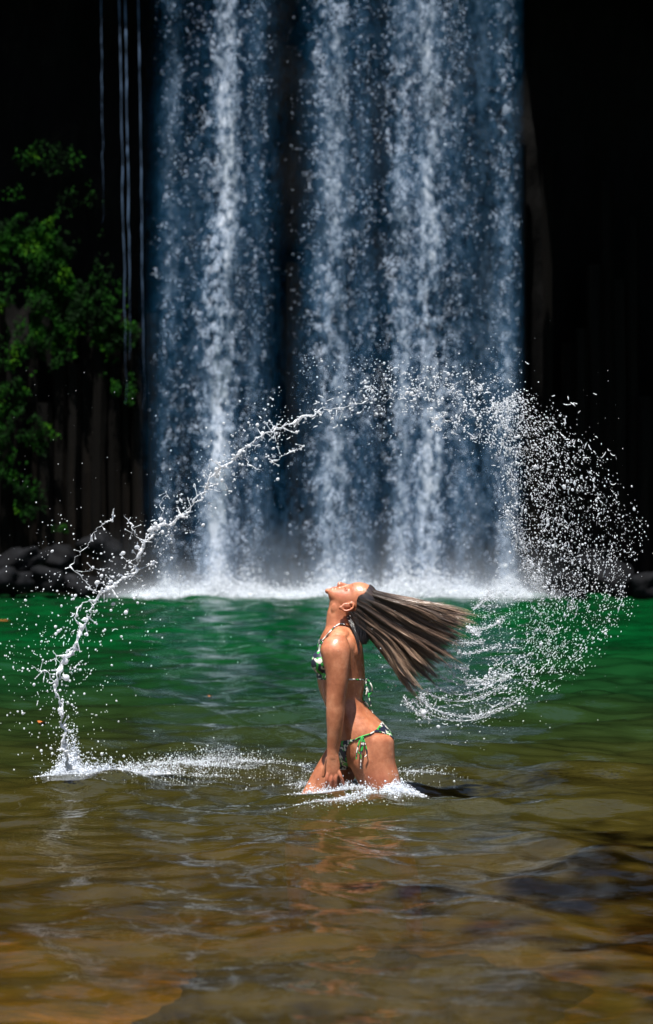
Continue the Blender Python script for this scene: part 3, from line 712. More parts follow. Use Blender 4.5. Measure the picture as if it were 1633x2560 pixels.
back = inside([(930, 1831), (944, 1819), (955, 1803), (975, 1812), (1000, 1830), (1000, 1880), (990, 1862), (983, 1848), (972, 1838), (950, 1832)], PXb, PYb)
patch('bikini_back', back, PRINT)
# cords: round the neck, over the hips, and the bows
def surf(px, py, sgn=-1, off=.003):
    """the point of the near (or far) side of the trunk at that place of the profile"""
    q = (PXb - px) ** 2 + (PYb - py) ** 2 - (P[:, 1] * sgn > 0) * 0
    c = np.where((q < 9) & (np.abs(P[:, 1]) < .172))[0]
    if len(c) == 0: c = np.argsort(q)[:6]
    i = c[np.argmax(P[c, 1] * sgn)]; return P[i] + Nb[i] * off
def cord(name, pts, r=.0028, parent=person, mat=None):
    d = dense([tuple(q) for q in pts], max(16, 6 * len(pts))); V, Fc = tube(d, r, 7); return link(name, np_mesh(name, V, Fc), mat or CORD, parent)
for sgn in (-1, 1):
    cord('neck_strap', [surf(px, py, sgn, .0035) for px, py in ((800, 1606), (807, 1599), (815, 1590), (824, 1580), (833, 1570), (843, 1562), (852, 1558), (864, 1560))], .0036)
    cord('hip_cord', [surf(px, py, sgn) for px, py in ((886, 1849), (896, 1843), (905, 1839), (915, 1837), (925, 1832), (936, 1828))], .0028)
    k = surf(904, 1839, sgn, .006); kx = 904
    def loose(name, pts, r=.0026): cord(name, [k] + [k + np.array([(px - 904) / F * 10.5, sgn * -dy, -(py - 1839) / F * 10.5]) for px, py, dy in pts], r)
    if sgn < 0:
        loose('tie_loop', [(899, 1850, -.006), (893, 1868, -.010), (895, 1880, -.012), (902, 1878, -.012), (906, 1862, -.010), (907, 1846, -.006), (904, 1839, -.002)])
        loose('tie_loop', [(909, 1850, -.006), (914, 1868, -.012), (916, 1882, -.014), (910, 1890, -.014)], .0024)
        loose('tie_end', [(903, 1855, -.008), (901, 1880, -.014), (900.5, 1902, -.016), (900.5, 1918, -.016)], .0030)
        loose('tie_end', [(897, 1850, -.006), (891, 1872, -.012), (889, 1895, -.014)], .0026)
kb = W(913, 1698, -.02) + Vector((.004, 0, 0))
def bow(name, pts, r=.0030): cord(name, [kb] + [W(px, py, y) for px, py, y in pts], r)
bow('back_bow', [(920, 1700, -.04), (928, 1712, -.055), (931, 1726, -.05), (925, 1736, -.04), (918, 1725, -.03), (914, 1706, -.02)])
bow('back_bow', [(916, 1712, -.03), (917, 1728, -.05), (914, 1738, -.05), (912, 1722, -.03)])
bow('bow_end', [(917, 1722, -.02), (911, 1740, -.03), (909, 1750, -.035), (918, 1760, -.03), (927, 1774, -.03), (932, 1782, -.03)])
bow('bow_end', [(919, 1720, -.03), (923, 1745, -.04), (928, 1765, -.04)], .0026)
# ring, lashes, brows
v, f = tube(np.array([(W(839.5, 1951, -.187) + Vector((math.cos(t) * .0098, math.sin(t) * .0098, 0)))[:] for t in np.linspace(0, math.tau, 17)]), .0014, 6)
m = M('silver'); m.pbr((.8, .8, .82), .2, Metallic=1); link('ring', np_mesh('ring', v, f), m.m, person)
m = M('lash_hair'); m.pbr((.12, .06, .035), .5); LASH = m.m
def fsurf(u, w):
    q = ((uP - u) / 1) ** 2 + (P[:, 1] - w) ** 2; c = np.where((q < .004 ** 2) & (fP > .02))[0]
    if len(c) == 0: c = np.argsort(q + (fP < .02))[:4]
    i = c[np.argmax(fP[c])]; return P[i] + Nb[i] * .0012
for sgn in (-1, 1):
    cord('eyelash', [fsurf(.080 + .002 * abs(q - .5), sgn * (.018 + .028 * q)) for q in np.linspace(0, 1, 5)], .0010, mat=LASH)
    cord('eyebrow', [fsurf(.112 + .004 * math.sin(q * 2.4), sgn * (.014 + .042 * q)) for q in np.linspace(0, 1, 6)], .0006, mat=LASH)

# ---------------------------------------------------------------- hair: wet locks thrown out behind the head
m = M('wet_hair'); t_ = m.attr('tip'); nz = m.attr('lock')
dark = m.ramp(nz, [(0, (.008, .005, .004)), (.5, (.035, .020, .013)), (1, (.085, .05, .033))]); lite = m.ramp(nz, [(0, (.018, .010, .008)), (.4, (.13, .080, .056)), (.7, (.42, .275, .185)), (1, (.78, .61, .47))])  # lighter ends: ombre hair colour plus sunlit highlights painted into it
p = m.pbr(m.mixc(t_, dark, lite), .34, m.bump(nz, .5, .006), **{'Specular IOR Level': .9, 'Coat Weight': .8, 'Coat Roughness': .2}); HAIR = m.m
root_l = np.array([(935, 1474), (920, 1476), (908, 1484), (897, 1490), (892, 1500), (892, 1512), (889, 1526), (884, 1540), (880, 1550)], float)
mid_l = np.array([(1046, 1510), (1035, 1520), (1022, 1534), (1010, 1548), (998, 1560), (988, 1574), (978, 1590), (968, 1600), (950, 1604)], float)
tip_l = np.array([(1184, 1524), (1166, 1562), (1150, 1590), (1148, 1622), (1136, 1650), (1120, 1676), (1098, 1702), (1066, 1722), (1032, 1746)], float)
def lerp_l(L, s_):
    x = np.clip(s_, 0, 1) * (len(L) - 1); i = np.minimum(x.astype(int), len(L) - 2); f = (x - i)[:, None]; return L[i] * (1 - f) + L[i + 1] * f
HV, HF_, HT, HL, ho = [], [], [], [], 0
def add_strands(paths, rad, tip, lock, k=3):
    """paths (n, t, 3) ; rad (t,)"""
    global ho
    n, T_, _ = paths.shape
    tan = np.gradient(paths, axis=1); tan /= np.linalg.norm(tan, axis=2, keepdims=True) + 1e-9
    a = np.cross(tan, [0, 1, 0]); a /= np.linalg.norm(a, axis=2, keepdims=True) + 1e-9; b = np.cross(tan, a)
    th = np.arange(k) * math.tau / k
    V = paths[:, :, None] + (np.cos(th)[None, None, :, None] * a[:, :, None] + np.sin(th)[None, None, :, None] * b[:, :, None]) * np.asarray(rad)[..., :, None, None]
    base = ho + (np.arange(n) * T_ * k)[:, None, None] + (np.arange(T_ - 1) * k)[None, :, None]
    q = np.arange(k)[None, None]; q2 = (q + 1) % k
    HF_.append(np.stack([base + q, base + q2, base + q2 + k, base + q + k], 3).reshape(-1, 4)); HV.append(V.reshape(-1, 3)); ho += n * T_ * k
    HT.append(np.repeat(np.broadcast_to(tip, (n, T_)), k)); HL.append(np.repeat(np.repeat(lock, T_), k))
def to3(px, py, y):
    D = y + CAMD; return np.stack([(px - 816.5) / F * D, y, CAMH - (py - HOR) / F * D], -1)
T_ = 18; tt = np.linspace(0, 1, T_)
lay_r = (-1.0, -.55, .1, .9); lay_t = (-.085, -.03, .035, .09)
def lock_edges(l):
    r = np.random.default_rng(60 + l); e = np.cumsum(.6 + r.random(15 + 2 * l)); e = np.r_[0, e / e[-1]]; return e, 1 - .24 * r.random(len(e) - 1) ** 1.5, r.normal(0, .022, len(e) - 1)
LOCKS = [lock_edges(l) for l in range(4)]
def flow(l, s_, t, jit=0, ext=0):
    """the place on layer l of the thrown hair: s_ across the fan, t from root to tip"""
    e, reach, dep = LOCKS[l]; i = np.clip(np.searchsorted(e, s_, 'right') - 1, 0, len(e) - 2); c = (e[i] + e[i + 1]) / 2; rel = (s_ - c) / ((e[i + 1] - e[i]) / 2)
    if l == 0: reach = np.where((np.arange(len(reach)) == 0) | (np.arange(len(reach)) == len(reach) - 1), 1, reach)
    rc = reach[i] * (1 - .20 * np.abs(rel) ** 1.3) + ext
    A = lerp_l(root_l, s_); E = lerp_l(tip_l, c + (s_ - c) * .34); Bm = lerp_l(mid_l, c + (s_ - c) * 1.0); E = A + (E - A) * rc[:, None]; Bm = A + (Bm - A) * (.45 + .55 * rc)[:, None]
    P2 = A[:, None] * ((1 - t) ** 2)[None, :, None] + Bm[:, None] * (2 * t * (1 - t))[None, :, None] + E[:, None] * (t ** 2)[None, :, None]
    wav = (np.sin(t * 6.5 + 1.3 * l + c[:, None] * 9) * 8 * t * (1 - .4 * t))                      # a slow wave down each lock
    n_ = np.stack([-(E - A)[:, 1], (E - A)[:, 0]], 1); n_ /= np.linalg.norm(n_, axis=1)[:, None]; P2 = P2 + wav[:, :, None] * n_[:, None]
    hw = .028 + .050 * np.sin(np.clip(s_ * 1.25 + .12, 0, 1) * math.pi / 2)
    y = (hw * lay_r[l])[:, None] * (1 - t) ** 1.5 + lay_t[l] * (1 - (1 - t) ** 1.5) + dep[i][:, None] * t
    y = y + (.020 * np.sin(s_ * 30 + l * 2)[:, None] + .012 * np.sin(s_[:, None] * 61 + t * 3 + l)) * np.clip(t * 2.2, 0, 1) * (1 - .5 * t) + .012 * (np.abs(rel) ** 2)[:, None] * t
    return to3(P2[..., 0], P2[..., 1], y + jit), i
for l in range(4):
    N_, M_ = 800, 34; s_ = np.linspace(.002, .998, N_); t = np.linspace(0, 1, M_); P3, li = flow(l, s_, t)
    g = np.arange(N_ - 1)[:, None] * M_ + np.arange(M_ - 1)[None]; ok = (li[1:] == li[:-1])[:, None] | (np.arange(M_ - 1)[None] < 21)
    q4 = np.stack([g, g + 1, g + M_ + 1, g + M_], 2)[ok]
    P3[..., 0] += .016 * t[None] * (vnoise(s_[:, None] * 13, t[None] * 3.2, l, 70) - .5); P3[..., 2] += .020 * t[None] * (vnoise(s_[:, None] * 13, t[None] * 3.2, l, 71) - .5); P3[..., 1] += .009 * (vnoise(s_[:, None] * 90, t[None] * 5, l, 72) - .5) * np.clip(t * 3, 0, 1)[None]
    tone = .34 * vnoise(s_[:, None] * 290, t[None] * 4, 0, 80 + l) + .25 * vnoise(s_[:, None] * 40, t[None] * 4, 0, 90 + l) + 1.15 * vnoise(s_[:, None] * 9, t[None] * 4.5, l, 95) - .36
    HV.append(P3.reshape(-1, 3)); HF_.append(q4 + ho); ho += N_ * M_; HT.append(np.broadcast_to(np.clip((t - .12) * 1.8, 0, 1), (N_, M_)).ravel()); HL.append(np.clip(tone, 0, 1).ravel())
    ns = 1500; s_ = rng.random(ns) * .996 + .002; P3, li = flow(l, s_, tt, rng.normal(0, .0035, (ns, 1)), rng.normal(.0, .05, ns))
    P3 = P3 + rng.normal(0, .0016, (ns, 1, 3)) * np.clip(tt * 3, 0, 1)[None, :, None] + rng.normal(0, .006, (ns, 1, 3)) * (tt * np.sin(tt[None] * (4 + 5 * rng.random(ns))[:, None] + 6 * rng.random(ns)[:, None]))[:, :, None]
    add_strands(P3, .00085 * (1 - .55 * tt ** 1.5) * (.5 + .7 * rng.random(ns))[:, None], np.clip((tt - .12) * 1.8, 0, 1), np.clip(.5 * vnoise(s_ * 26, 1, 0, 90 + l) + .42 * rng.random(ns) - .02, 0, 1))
t = tt[None, :, None]
# the dark mass that hangs behind the neck
n = 1300; s_ = rng.random(n); y = rng.normal(0, .035, n)
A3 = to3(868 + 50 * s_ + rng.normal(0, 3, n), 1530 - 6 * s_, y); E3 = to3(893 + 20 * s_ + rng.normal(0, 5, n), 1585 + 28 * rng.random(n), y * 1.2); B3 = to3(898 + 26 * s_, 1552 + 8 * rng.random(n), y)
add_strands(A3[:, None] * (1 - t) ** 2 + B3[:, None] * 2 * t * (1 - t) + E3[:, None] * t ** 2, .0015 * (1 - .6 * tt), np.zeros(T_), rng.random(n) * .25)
# a few wet wisps over the shoulder
n = 70; A3 = to3(872 + rng.normal(0, 4, n), 1540 + rng.normal(0, 4, n), -.042 + rng.normal(0, .006, n)); B3 = to3(884 + rng.normal(0, 3, n), 1562 + rng.normal(0, 3, n), -.105 + rng.normal(0, .006, n)); E3 = to3(899 + rng.normal(0, 2, n), 1620 + rng.normal(0, 9, n), -.130 + rng.normal(0, .006, n))
add_strands(A3[:, None] * (1 - t) ** 2 + B3[:, None] * 2 * t * (1 - t) + E3[:, None] * t ** 2, .0008 * (1 - .5 * tt), np.zeros(T_), rng.random(n) * .4)
# the scalp itself, under the strands
hl = inside([(926, 1456), (918, 1472), (909, 1485), (899, 1491), (893, 1500), (893, 1512), (889, 1527), (884, 1542), (905, 1580), (990, 1560), (990, 1430), (930, 1430)], PXb, PYb)
hl &= (uP > .02)
fs = fq[hl[fq].all(1)]; ids, inv = np.unique(fs, return_inverse=True)
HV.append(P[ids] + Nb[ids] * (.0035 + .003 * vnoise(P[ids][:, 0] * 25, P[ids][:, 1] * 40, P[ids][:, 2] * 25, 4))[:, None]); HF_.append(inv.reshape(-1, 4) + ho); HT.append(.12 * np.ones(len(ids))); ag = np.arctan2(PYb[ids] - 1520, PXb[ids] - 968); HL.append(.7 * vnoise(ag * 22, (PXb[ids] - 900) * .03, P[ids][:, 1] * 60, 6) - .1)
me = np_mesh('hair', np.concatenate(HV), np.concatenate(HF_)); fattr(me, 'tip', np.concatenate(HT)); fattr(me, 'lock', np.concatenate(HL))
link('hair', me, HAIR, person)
#SPLASH
# ---------------------------------------------------------------- the water her hair has flung up
def pw(pts, n):
    """resample a polyline of photo places by length"""
    p = np.array(pts, float); d = np.r_[0, np.cumsum(np.hypot(*np.diff(p, axis=0).T))]; t = np.linspace(0, d[-1], n)
    return np.stack([np.interp(t, d, p[:, 0]), np.interp(t, d, p[:, 1])], 1)
def yarc(px, py): return .10 * np.sin(px * .006) + .08 * np.sin(py * .009 + 1)
def water_rope(name, pts, r, parent, lumps=1.0, sd=0):
    """an irregular rope of water: blobs of every size run together"""
    L = sum(math.dist(a, b) for a, b in zip(pts, pts[1:])); n = max(10, int(L / 3.2)); p = pw(pts, n); q = random.Random(sd)
    P3 = []; rr = []
    for i, (px, py) in enumerate(p):
        f = vnoise(i * .23, sd, 0, 3) ; thin = min(1, .45 + i * .2, .45 + (n - 1 - i) * .2)
        px += 10 * (vnoise(i * .36, sd, 0, 5) - .5) + 10 * (vnoise(i * .10, sd, 0, 6) - .5); py += 7 * (vnoise(i * .29, sd, 0, 7) - .5)
        P3.append(to3(px, py, yarc(px, py) + .02 * math.sin(i * .4))); rr.append(max(.0022, r * (.35 + 1.15 * f ** 1.5) * thin))
    prs = []; P3 = np.array(P3); rr = np.array(rr)
    v, f = tube(P3, rr * .75, 8); prs.append(([Vector(x) for x in v], [tuple(x) for x in f] + [tuple(range(8))[::-1], tuple(len(v) - 8 + k for k in range(8))]))
    for i in range(n):
        if q.random() < .62 * lumps:
            o = Vector((q.gauss(0, 1), q.gauss(0, 1), q.gauss(0, 1))) * rr[i] * 1.5
            k = rr[i] * q.uniform(.3, .95); prs.append(ell(Vector(P3[i]) + o, (k * q.uniform(.8, 1.4), k, k * q.uniform(.8, 1.4)), k=ICO2))
        if q.random() < .22 * lumps:                                   # a finger of water thrown off the rope
            a = q.random() * 6.28; l = q.uniform(.012, .055); e = Vector(P3[i]) + Vector((math.cos(a), q.uniform(-.4, .4), math.sin(a))) * l
            v, f = tube(np.array([Vector(P3[i]).lerp(e, x)[:] for x in np.linspace(0, 1, 6)]), np.linspace(rr[i] * .6, .0022, 6), 6)
            prs.append(([Vector(x) for x in v], [tuple(x) for x in f] + [tuple(range(6))[::-1], tuple(len(v) - 6 + k for k in range(6))])); prs.append(ell(e, (q.uniform(.003, .0055),) * 3, k=ICO2))
    me = voxel(prs, .0021, name); smooth(me, 2); return link(name, me, SPLASH, parent)
arc = tag(empty('splash_arc', W(168, 1930)), 'ragged rope of clear water arching up from the splash at the left', 'water splash')
main = [(168, 1925), (164, 1891), (158, 1850), (155, 1810), (150, 1766), (140, 1735), (136, 1715), (143, 1688), (152, 1657), (170, 1635), (184, 1620), (199, 1587), (213, 1559), (227, 1528), (242, 1501), (254, 1481), (289, 1462), (312, 1446), (344, 1427), (350, 1399), (359, 1372), (375, 1341), (391, 1317), (430, 1309), (449, 1290), (477, 1278), (492, 1243), (520, 1208), (553, 1172), (590, 1140), (638, 1100), (690, 1072), (734, 1056), (775, 1038), (812, 1026)]
ropes = [(main[:13], .0108), (main[12:17], .0075), (main[15:26], .0082), (main[25:], .0072),
    ([(254, 1481), (228, 1470), (205, 1445), (191, 1428), (181, 1411), (203, 1376), (223, 1354), (250, 1317), (281, 1298), (291, 1274)], .0042),
    ([(188, 1424), (214, 1427), (235, 1424), (262, 1418)], .0040), ([(363, 1360), (332, 1321), (324, 1305), (316, 1286)], .0036),
    ([(393, 1318), (406, 1280), (402, 1259), (414, 1240), (412, 1225)], .0036), ([(308, 1402), (330, 1400), (350, 1394)], .0042),
    ([(197, 1572), (191, 1536), (203, 1509), (222, 1498), (236, 1502)], .0044), ([(80, 1663), (98, 1674), (117, 1681), (131, 1706)], .0040),
    ([(672, 1158), (690, 1150), (725, 1130), (757, 1116)], .0052), ([(500, 1215), (527, 1222), (560, 1228), (563, 1212)], .0042), ([(600, 1140), (628, 1165), (650, 1178)], .0040),
    ([(150, 1655), (135, 1640), (127, 1625)], .004), ([(812, 1026), (850, 1018), (880, 1012), (914, 1004)], .0042)]
for i, (pts, r) in enumerate(ropes): water_rope('water_strand', pts, r, arc, 1.0 if r > .005 else .6, i + 1)

# drops: (photo place, radius mm, flight direction)
DR = []
def drops(path, n0, sx, r, sr=.5, clump=.6, tang=True, spread_y=.10, stretch=(1, 1.9), curve=1.0):
    n = int(n0 * 1.5); p = pw(path, 400); T = np.gradient(p, axis=0); T /= np.linalg.norm(T, axis=1)[:, None] + 1e-9
    nc = max(4, int(n / 9)); ci = rng.integers(0, 400, nc); co_ = rng.normal(0, sx, nc)
    w = np.where(rng.random(n) < clump, 1, 0); k = rng.integers(0, nc, n)
    i = np.where(w == 1, np.clip(ci[k] + rng.normal(0, 7, n), 0, 399).astype(int), rng.integers(0, 400, n)); off = np.where(w == 1, co_[k] + rng.normal(0, 5, n), rng.normal(0, sx * 1.25, n))
    X = p[i, 0] - T[i, 1] * off + rng.normal(0, 2, n); Yp = p[i, 1] + T[i, 0] * off + rng.normal(0, 2, n)
    y = yarc(X, Yp) + rng.normal(0, spread_y, n); rad = r * .56 * np.exp(rng.normal(0, sr, n)) * .001
    P3 = to3(X, Yp, y); d = np.stack([T[i, 0], rng.normal(0, .3, n), -T[i, 1]], 1); d /= np.linalg.norm(d, axis=1)[:, None]
    for a in range(n):
        if P3[a, 2] > .004: DR.append((P3[a], rad[a], d[a], 1 + (rng.uniform(*stretch) - 1) * min(1, .0016 / rad[a])))
drops(main, 240, 46, 5.6, .45, .35); drops(main[:20], 170, 70, 5.4, .45, .25); drops(main, 420, 26, 2.4, .5, .5); drops(main[24:], 200, 45, 2.6, .5, .4)
drops([(60, 1560), (110, 1640), (60, 1800)], 60, 45, 4.2, .4, .2); drops([(230, 1900), (250, 1780), (268, 1690)], 22, 10, 4.6, .3, .2); drops([(20, 1700), (60, 1540), (110, 1420), (200, 1330)], 110, 60, 3.2, .5, .3)
top_ = [(790, 1050), (880, 1018), (960, 985), (1050, 975), (1140, 985), (1220, 1005), (1275, 1030)]
drops(top_, 700, 30, 4.0, .45, .75); drops(top_, 360, 62, 2.0, .5, .4)
drops([(760, 900), (900, 935), (1010, 940), (1100, 930), (1220, 965), (1320, 1000)], 240, 22, 2.9, .5, .6)
drops([(1080, 1050), (1150, 1075), (1220, 1095), (1260, 1120)], 260, 20, 3.2, .45, .75)
# the fan on the right
for q in np.linspace(0, 1, 9):
    a = np.array([(1235, 1010), (1268, 1110), (1278, 1210), (1295, 1310), (1325, 1400), (1345, 1480)], float); b = np.array([(1300, 985), (1420, 1080), (1510, 1180), (1570, 1290), (1590, 1400), (1545, 1500)], float)
    pth = a * (1 - q) + b * q
    drops([tuple(x) for x in pth], int(560 * (1 - .62 * q)), 17, 3.0 - .2 * q, .5, .60, stretch=(1.0, 2.3), spread_y=.16)
drops([(1262, 1262), (1280, 1320), (1305, 1370), (1330, 1420), (1340, 1475)], 330, 9, 3.0, .5, .5); drops([(1320, 1400), (1335, 1440), (1330, 1470)], 160, 9, 3.2, .4, .5)
drops([(1560, 1480), (1500, 1560), (1420, 1650), (1330, 1720), (1230, 1765), (1130, 1785), (1050, 1765)], 620, 22, 2.9, .5, .6, stretch=(1, 2.4)); drops([(1450, 1470), (1400, 1560), (1330, 1650), (1240, 1710), (1160, 1720)], 640, 30, 2.9, .5, .65, stretch=(1, 2.4))
drops([(1390, 1450), (1370, 1540), (1310, 1630), (1230, 1680)], 420, 34, 2.6, .5, .5, stretch=(1, 3)); drops([(1220, 1500), (1290, 1520), (1350, 1480), (1330, 1580)], 420, 42, 2.3, .5, .5)
drops([(1500, 1500), (1430, 1640), (1330, 1760), (1200, 1815), (1080, 1830), (960, 1800)], 130, 34, 2.3, .5, .2); drops([(1200, 1545), (1240, 1500), (1225, 1480)], 160, 10, 2.4, .4, .5)
# the streams that leave the tips of the locks
streams = [[(1032, 1746), (1060, 1778), (1110, 1797), (1170, 1800), (1240, 1780), (1310, 1740)], [(1046, 1742), (1075, 1770), (1130, 1786), (1190, 1790), (1260, 1768)], [(1066, 1722), (1090, 1742), (1140, 1752), (1200, 1744), (1260, 1712)],
    [(1085, 1712), (1120, 1732), (1160, 1735), (1210, 1720), (1265, 1690)], [(1100, 1690), (1125, 1702), (1170, 1712), (1230, 1705), (1280, 1680)], [(1122, 1676), (1145, 1695), (1180, 1702), (1240, 1690)], [(1112, 1662), (1150, 1668), (1170, 1672)], [(1140, 1628), (1165, 1634), (1200, 1628), (1255, 1610)],
    [(1130, 1608), (1165, 1606), (1210, 1604)], [(1165, 1567), (1195, 1572), (1225, 1566), (1260, 1545)], [(1170, 1570), (1185, 1578), (1200, 1586)], [(1050, 1730), (1062, 1752), (1075, 1765)], [(1184, 1524), (1205, 1505), (1222, 1485), (1220, 1470)], [(1010, 1742), (1025, 1762), (1048, 1785), (1080, 1800)]]
for st in streams: drops(st, 120, 2.2, 2.5, .45, .4, spread_y=.03, stretch=(1.1, 2.2)); drops(st, 50, 8, 2.0, .45, .3, spread_y=.05)
drops([(945, 1610), (960, 1640), (972, 1690), (990, 1725)], 30, 9, 2.4, .5, .3); drops([(915, 1650), (925, 1690), (930, 1740)], 14, 12, 1.8, .4, .2)
# sparse drops over the whole air round her
for _ in range(420):
    px, py = rng.uniform(20, 1560), rng.uniform(900, 1840); d = np.array([0, 0, 1.])
    DR.append((to3(px, py, rng.normal(0, .25)), .0012 * math.exp(rng.normal(0, .4)), d, 1.0))
sr = water_rope('water_streamer', [(1262, 1262), (1272, 1285), (1284, 1300), (1292, 1335), (1312, 1385)], .0032, None, .5, 40)
tag(sr, 'thin curling thread of water inside the spray right of the hair', 'water splash')
def over_her(p):                     # none hangs between the sun and her face, as in the photograph
    k = (p[2] - .85) / sun_dir.z; x, y = p[0] - sun_dir.x * k, p[1] - sun_dir.y * k
    return k > 0 and -.04 < x < .24 and abs(y) < .16
DR = [q for q in DR if not over_her(q[0])]
DR.sort(key=lambda q: -q[1])
dm = []
for k in range(6):
    v, f = ICO2; sc = np.array([1, 1, [1, 1.15, 1.3, 1.5, 1.2, 1.7][k]]); V = v * sc * (1 + .35 * (vnoise(v[:, 0] * 1.6 + k * 5, v[:, 1] * 1.6, v[:, 2] * 1.6, k) - .5))[:, None]
    V = V * np.array([1, 1, .85]); me = np_mesh('water_drop', V, f); me.materials.append(SPLASH); me.polygons.foreach_set('use_smooth', np.ones(len(me.polygons), bool)); dm.append(me)
for k, (p, r, d, st) in enumerate(DR[:290]):
    o = bpy.data.objects.new('water_drop', dm[k % 6]); C.objects.link(o); o.location = p; o.scale = (r, r, r); o.rotation_euler = Vector(d).to_track_quat('Z', 'Y').to_euler()
    qx, qy = 816.5 + p[0] / (p[1] + CAMD) * F, HOR - (p[2] - CAMH) / (p[1] + CAMD) * F
    lab = ('bright drop of water in the dense fan of spray right of the falls' if qx > 1200 and qy < 1495 else 'bright drop of water flying below the tips of the wet hair' if qx > 900 and qy > 1495 else
           'bright drop of water at the top of the arch, before the falls' if qx > 640 else 'drop of clear water beside the upper part of the left rope' if qy < 1420 else 'drop of clear water beside the lower part of the left rope')
    tag(o, lab, 'water drop', lab.replace('bright drop', 'bright drops').replace('drop of clear', 'drops of clear'))
rest = DR[290:]; A = np.array([q[0] for q in rest]); rr = np.array([q[1] for q in rest]); dd = np.array([q[2] for q in rest]); ss = np.array([q[3] for q in rest])
V, Fc = blobs(A, rr, ICO1, ss, dd)
# torn filaments between the drops, and the fine streams off the tips of the hair
FV, FF, fo = [V], [Fc], len(V)
def filament(p2, r, y0=None):
    global fo
    p2 = np.array(p2); n = len(p2); yy_ = yarc(p2[:, 0], p2[:, 1]) if y0 is None else np.full(n, y0)
    v, f = tube(to3(p2[:, 0], p2[:, 1], yy_), r, 5); f = np.concatenate([f[:, [0, 1, 2]], f[:, [0, 2, 3]]]); FV.append(v); FF.append(f + fo); fo += len(v)
for path, n, sx in ((top_, 70, 26), ([(1080, 1050), (1150, 1075), (1220, 1095), (1260, 1120)], 26, 14), ([(1235, 1010), (1290, 1200), (1340, 1450)], 60, 30), ([(1300, 985), (1450, 1100), (1540, 1250)], 36, 40), ([(1400, 1060), (1430, 1250), (1440, 1420)], 60, 50), (main[24:], 40, 22), (main[4:24], 50, 34),
                    ([(1560, 1480), (1420, 1650), (1230, 1765), (1050, 1765)], 70, 24), ([(1450, 1470), (1330, 1650), (1160, 1720)], 60, 30)):
    p = pw(path, 300)
    for _ in range(n):
        i = rng.integers(0, 299); t = p[min(i + 4, 299)] - p[max(i - 4, 0)]; t /= np.linalg.norm(t) + 1e-9; a = math.atan2(t[1], t[0]) + rng.normal(0, .55); L_ = 5 + 16 * rng.random() ** 2
        c0 = p[i] + rng.normal(0, sx, 2); k = np.linspace(-1, 1, 7); bend = rng.normal(0, .25)
        q2 = c0 + np.stack([np.cos(a + bend * k) * k * L_ * .5, np.sin(a + bend * k) * k * L_ * .5], 1)
        filament(q2, .0011 + .0022 * vnoise(k * 2.5, _, i, 9) * (1 - k ** 2))
for j, st in enumerate(streams):
    for h_ in range(2):
        q2 = pw(dense(st, 30)[:, :2], 70); k = np.arange(70); q2 = q2 + np.stack([3 * (vnoise(k * .2, j, h_, 3) - .5), 3 * (vnoise(k * .2, j, h_, 4) - .5) + h_ * 4 * k / 70], 1)
        filament(q2, (.0008 + .0030 * vnoise(k * .5, j, h_, 5) ** 2) * (1 - .6 * k / 70))
V, Fc = np.concatenate(FV), np.concatenate(FF); tag(link('spray', np_mesh('spray', V, Fc), SPLASH), kind='stuff')

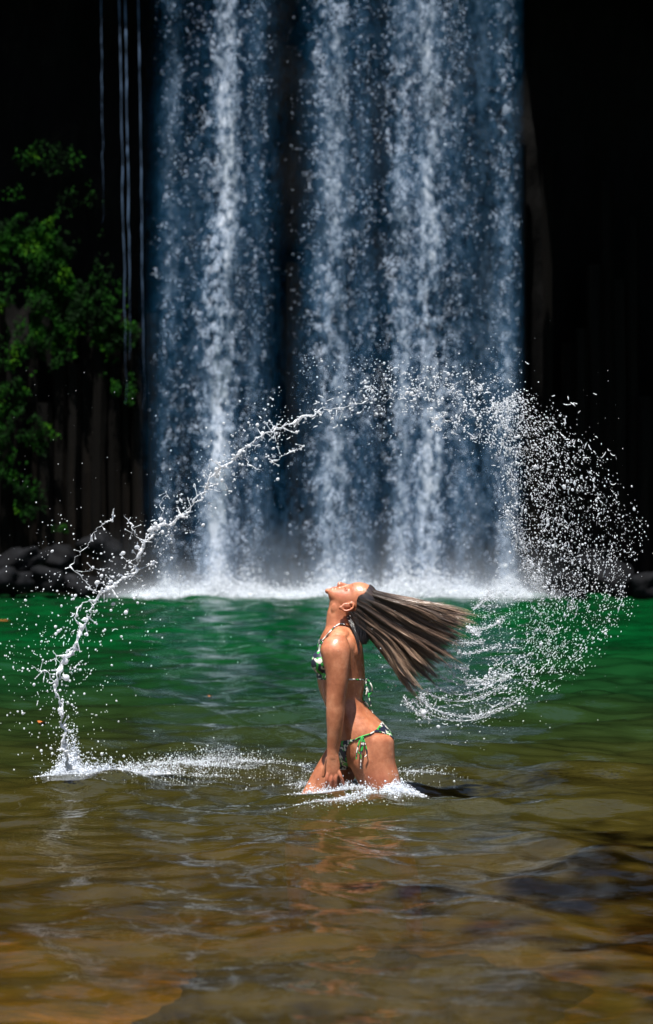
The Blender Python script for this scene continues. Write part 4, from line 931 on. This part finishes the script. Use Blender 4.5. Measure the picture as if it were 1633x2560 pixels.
# foam on the pool where the rope lifts off and where she broke the surface
def froth(name, spots, label, cat, seed):
    """spots: px, py on the water, spread x m, spread y m, height m, count, radius mm"""
    r = np.random.default_rng(seed); Ps, Rs = [], []
    for px, py, sx, sy, h, n, rad in spots:
        n = int(n * 4.2); rad *= .46
        D = CAMH * F / (py - HOR); X0 = (px - 816.5) / F * D; Y0 = D - CAMD
        x, y = X0 + r.normal(0, sx, n), Y0 + r.normal(0, sy, n)
        g = np.exp(-((x - X0) / sx) ** 2 * .5); lump = fbm(x * 14, y * 9, 0, seed, 3)
        z = np.abs(r.exponential(.30, n)) * h * g * (.2 + 2.2 * lump ** 2); keep = lump > .36
        Ps.append(np.stack([x, y, z + water_height(x, y) - .002], 1)[keep]); Rs.append((rad * .001 * np.exp(r.normal(0, .55, n)))[keep])
    V, Fc = blobs(np.concatenate(Ps), np.concatenate(Rs), OCT); o = link(name, np_mesh(name, V, Fc), SPRAY)
    return tag(o, label, cat, kind='stuff')
froth('foam', [(172, 1945, .04, .05, .15, 1500, 4.2), (168, 1948, .065, .07, .07, 1500, 3.6), (235, 1945, .09, .07, .06, 1700, 3.6), (310, 1938, .12, .14, .055, 1300, 3.2), (400, 1926, .13, .24, .055, 900, 2.8), (490, 1916, .13, .34, .055, 800, 2.6), (570, 1908, .12, .34, .045, 500, 2.4), (660, 1915, .12, .3, .03, 220, 2.2), (750, 1930, .10, .2, .03, 220, 2.2)], 'white foam trail running from the water rope to the bather', 'foam', 5)
froth('foam', [(800, 1992, .06, .05, .04, 420, 3.0), (850, 1985, .07, .05, .035, 420, 2.8), (920, 1980, .08, .05, .04, 420, 2.8), (985, 1978, .05, .05, .05, 300, 2.8), (1000, 2006, .05, .04, .05, 700, 3.2), (955, 2010, .07, .05, .03, 380, 2.8), (870, 2016, .10, .05, .02, 320, 2.6), (780, 1960, .06, .08, .03, 280, 2.6), (1040, 1935, .10, .12, .02, 260, 2.4), (820, 2022, .10, .05, .02, 200, 2.4)], 'bubbling foam round the hips of the bather', 'foam', 6)
# a leaf or two on the pool
m = M('fallen_leaf'); m.pbr((.45, .12, .02), .6); LEAF = m.m
for px, py, L, lab in ((105, 1810, .05, 'small orange leaf floating near the rope of water'), (10, 1556, .16, 'pale orange leaf floating at the left edge near the falls'), (526, 1745, .03, 'tiny orange leaf floating left of the bather')):
    D = CAMH * F / (py - HOR); x, y = (px - 816.5) / F * D, D - CAMD
    V = [(-L, 0, .0), (-L * .4, -L * .5, .012), (L * .4, -L * .45, .012), (L, 0, .004), (L * .4, L * .45, .012), (-L * .4, L * .5, .012), (0, 0, .002)]
    o = tag(link('floating_leaf', pmesh('floating_leaf', V, [(0, 1, 6), (1, 2, 6), (2, 3, 6), (3, 4, 6), (4, 5, 6), (5, 0, 6)]), LEAF), lab, 'leaf', 'leaves floating on the pool')
    o.location = (x, y, float(water_height(np.array([x]), np.array([y]))[0]) + .004); o.rotation_euler = (0, 0, px)
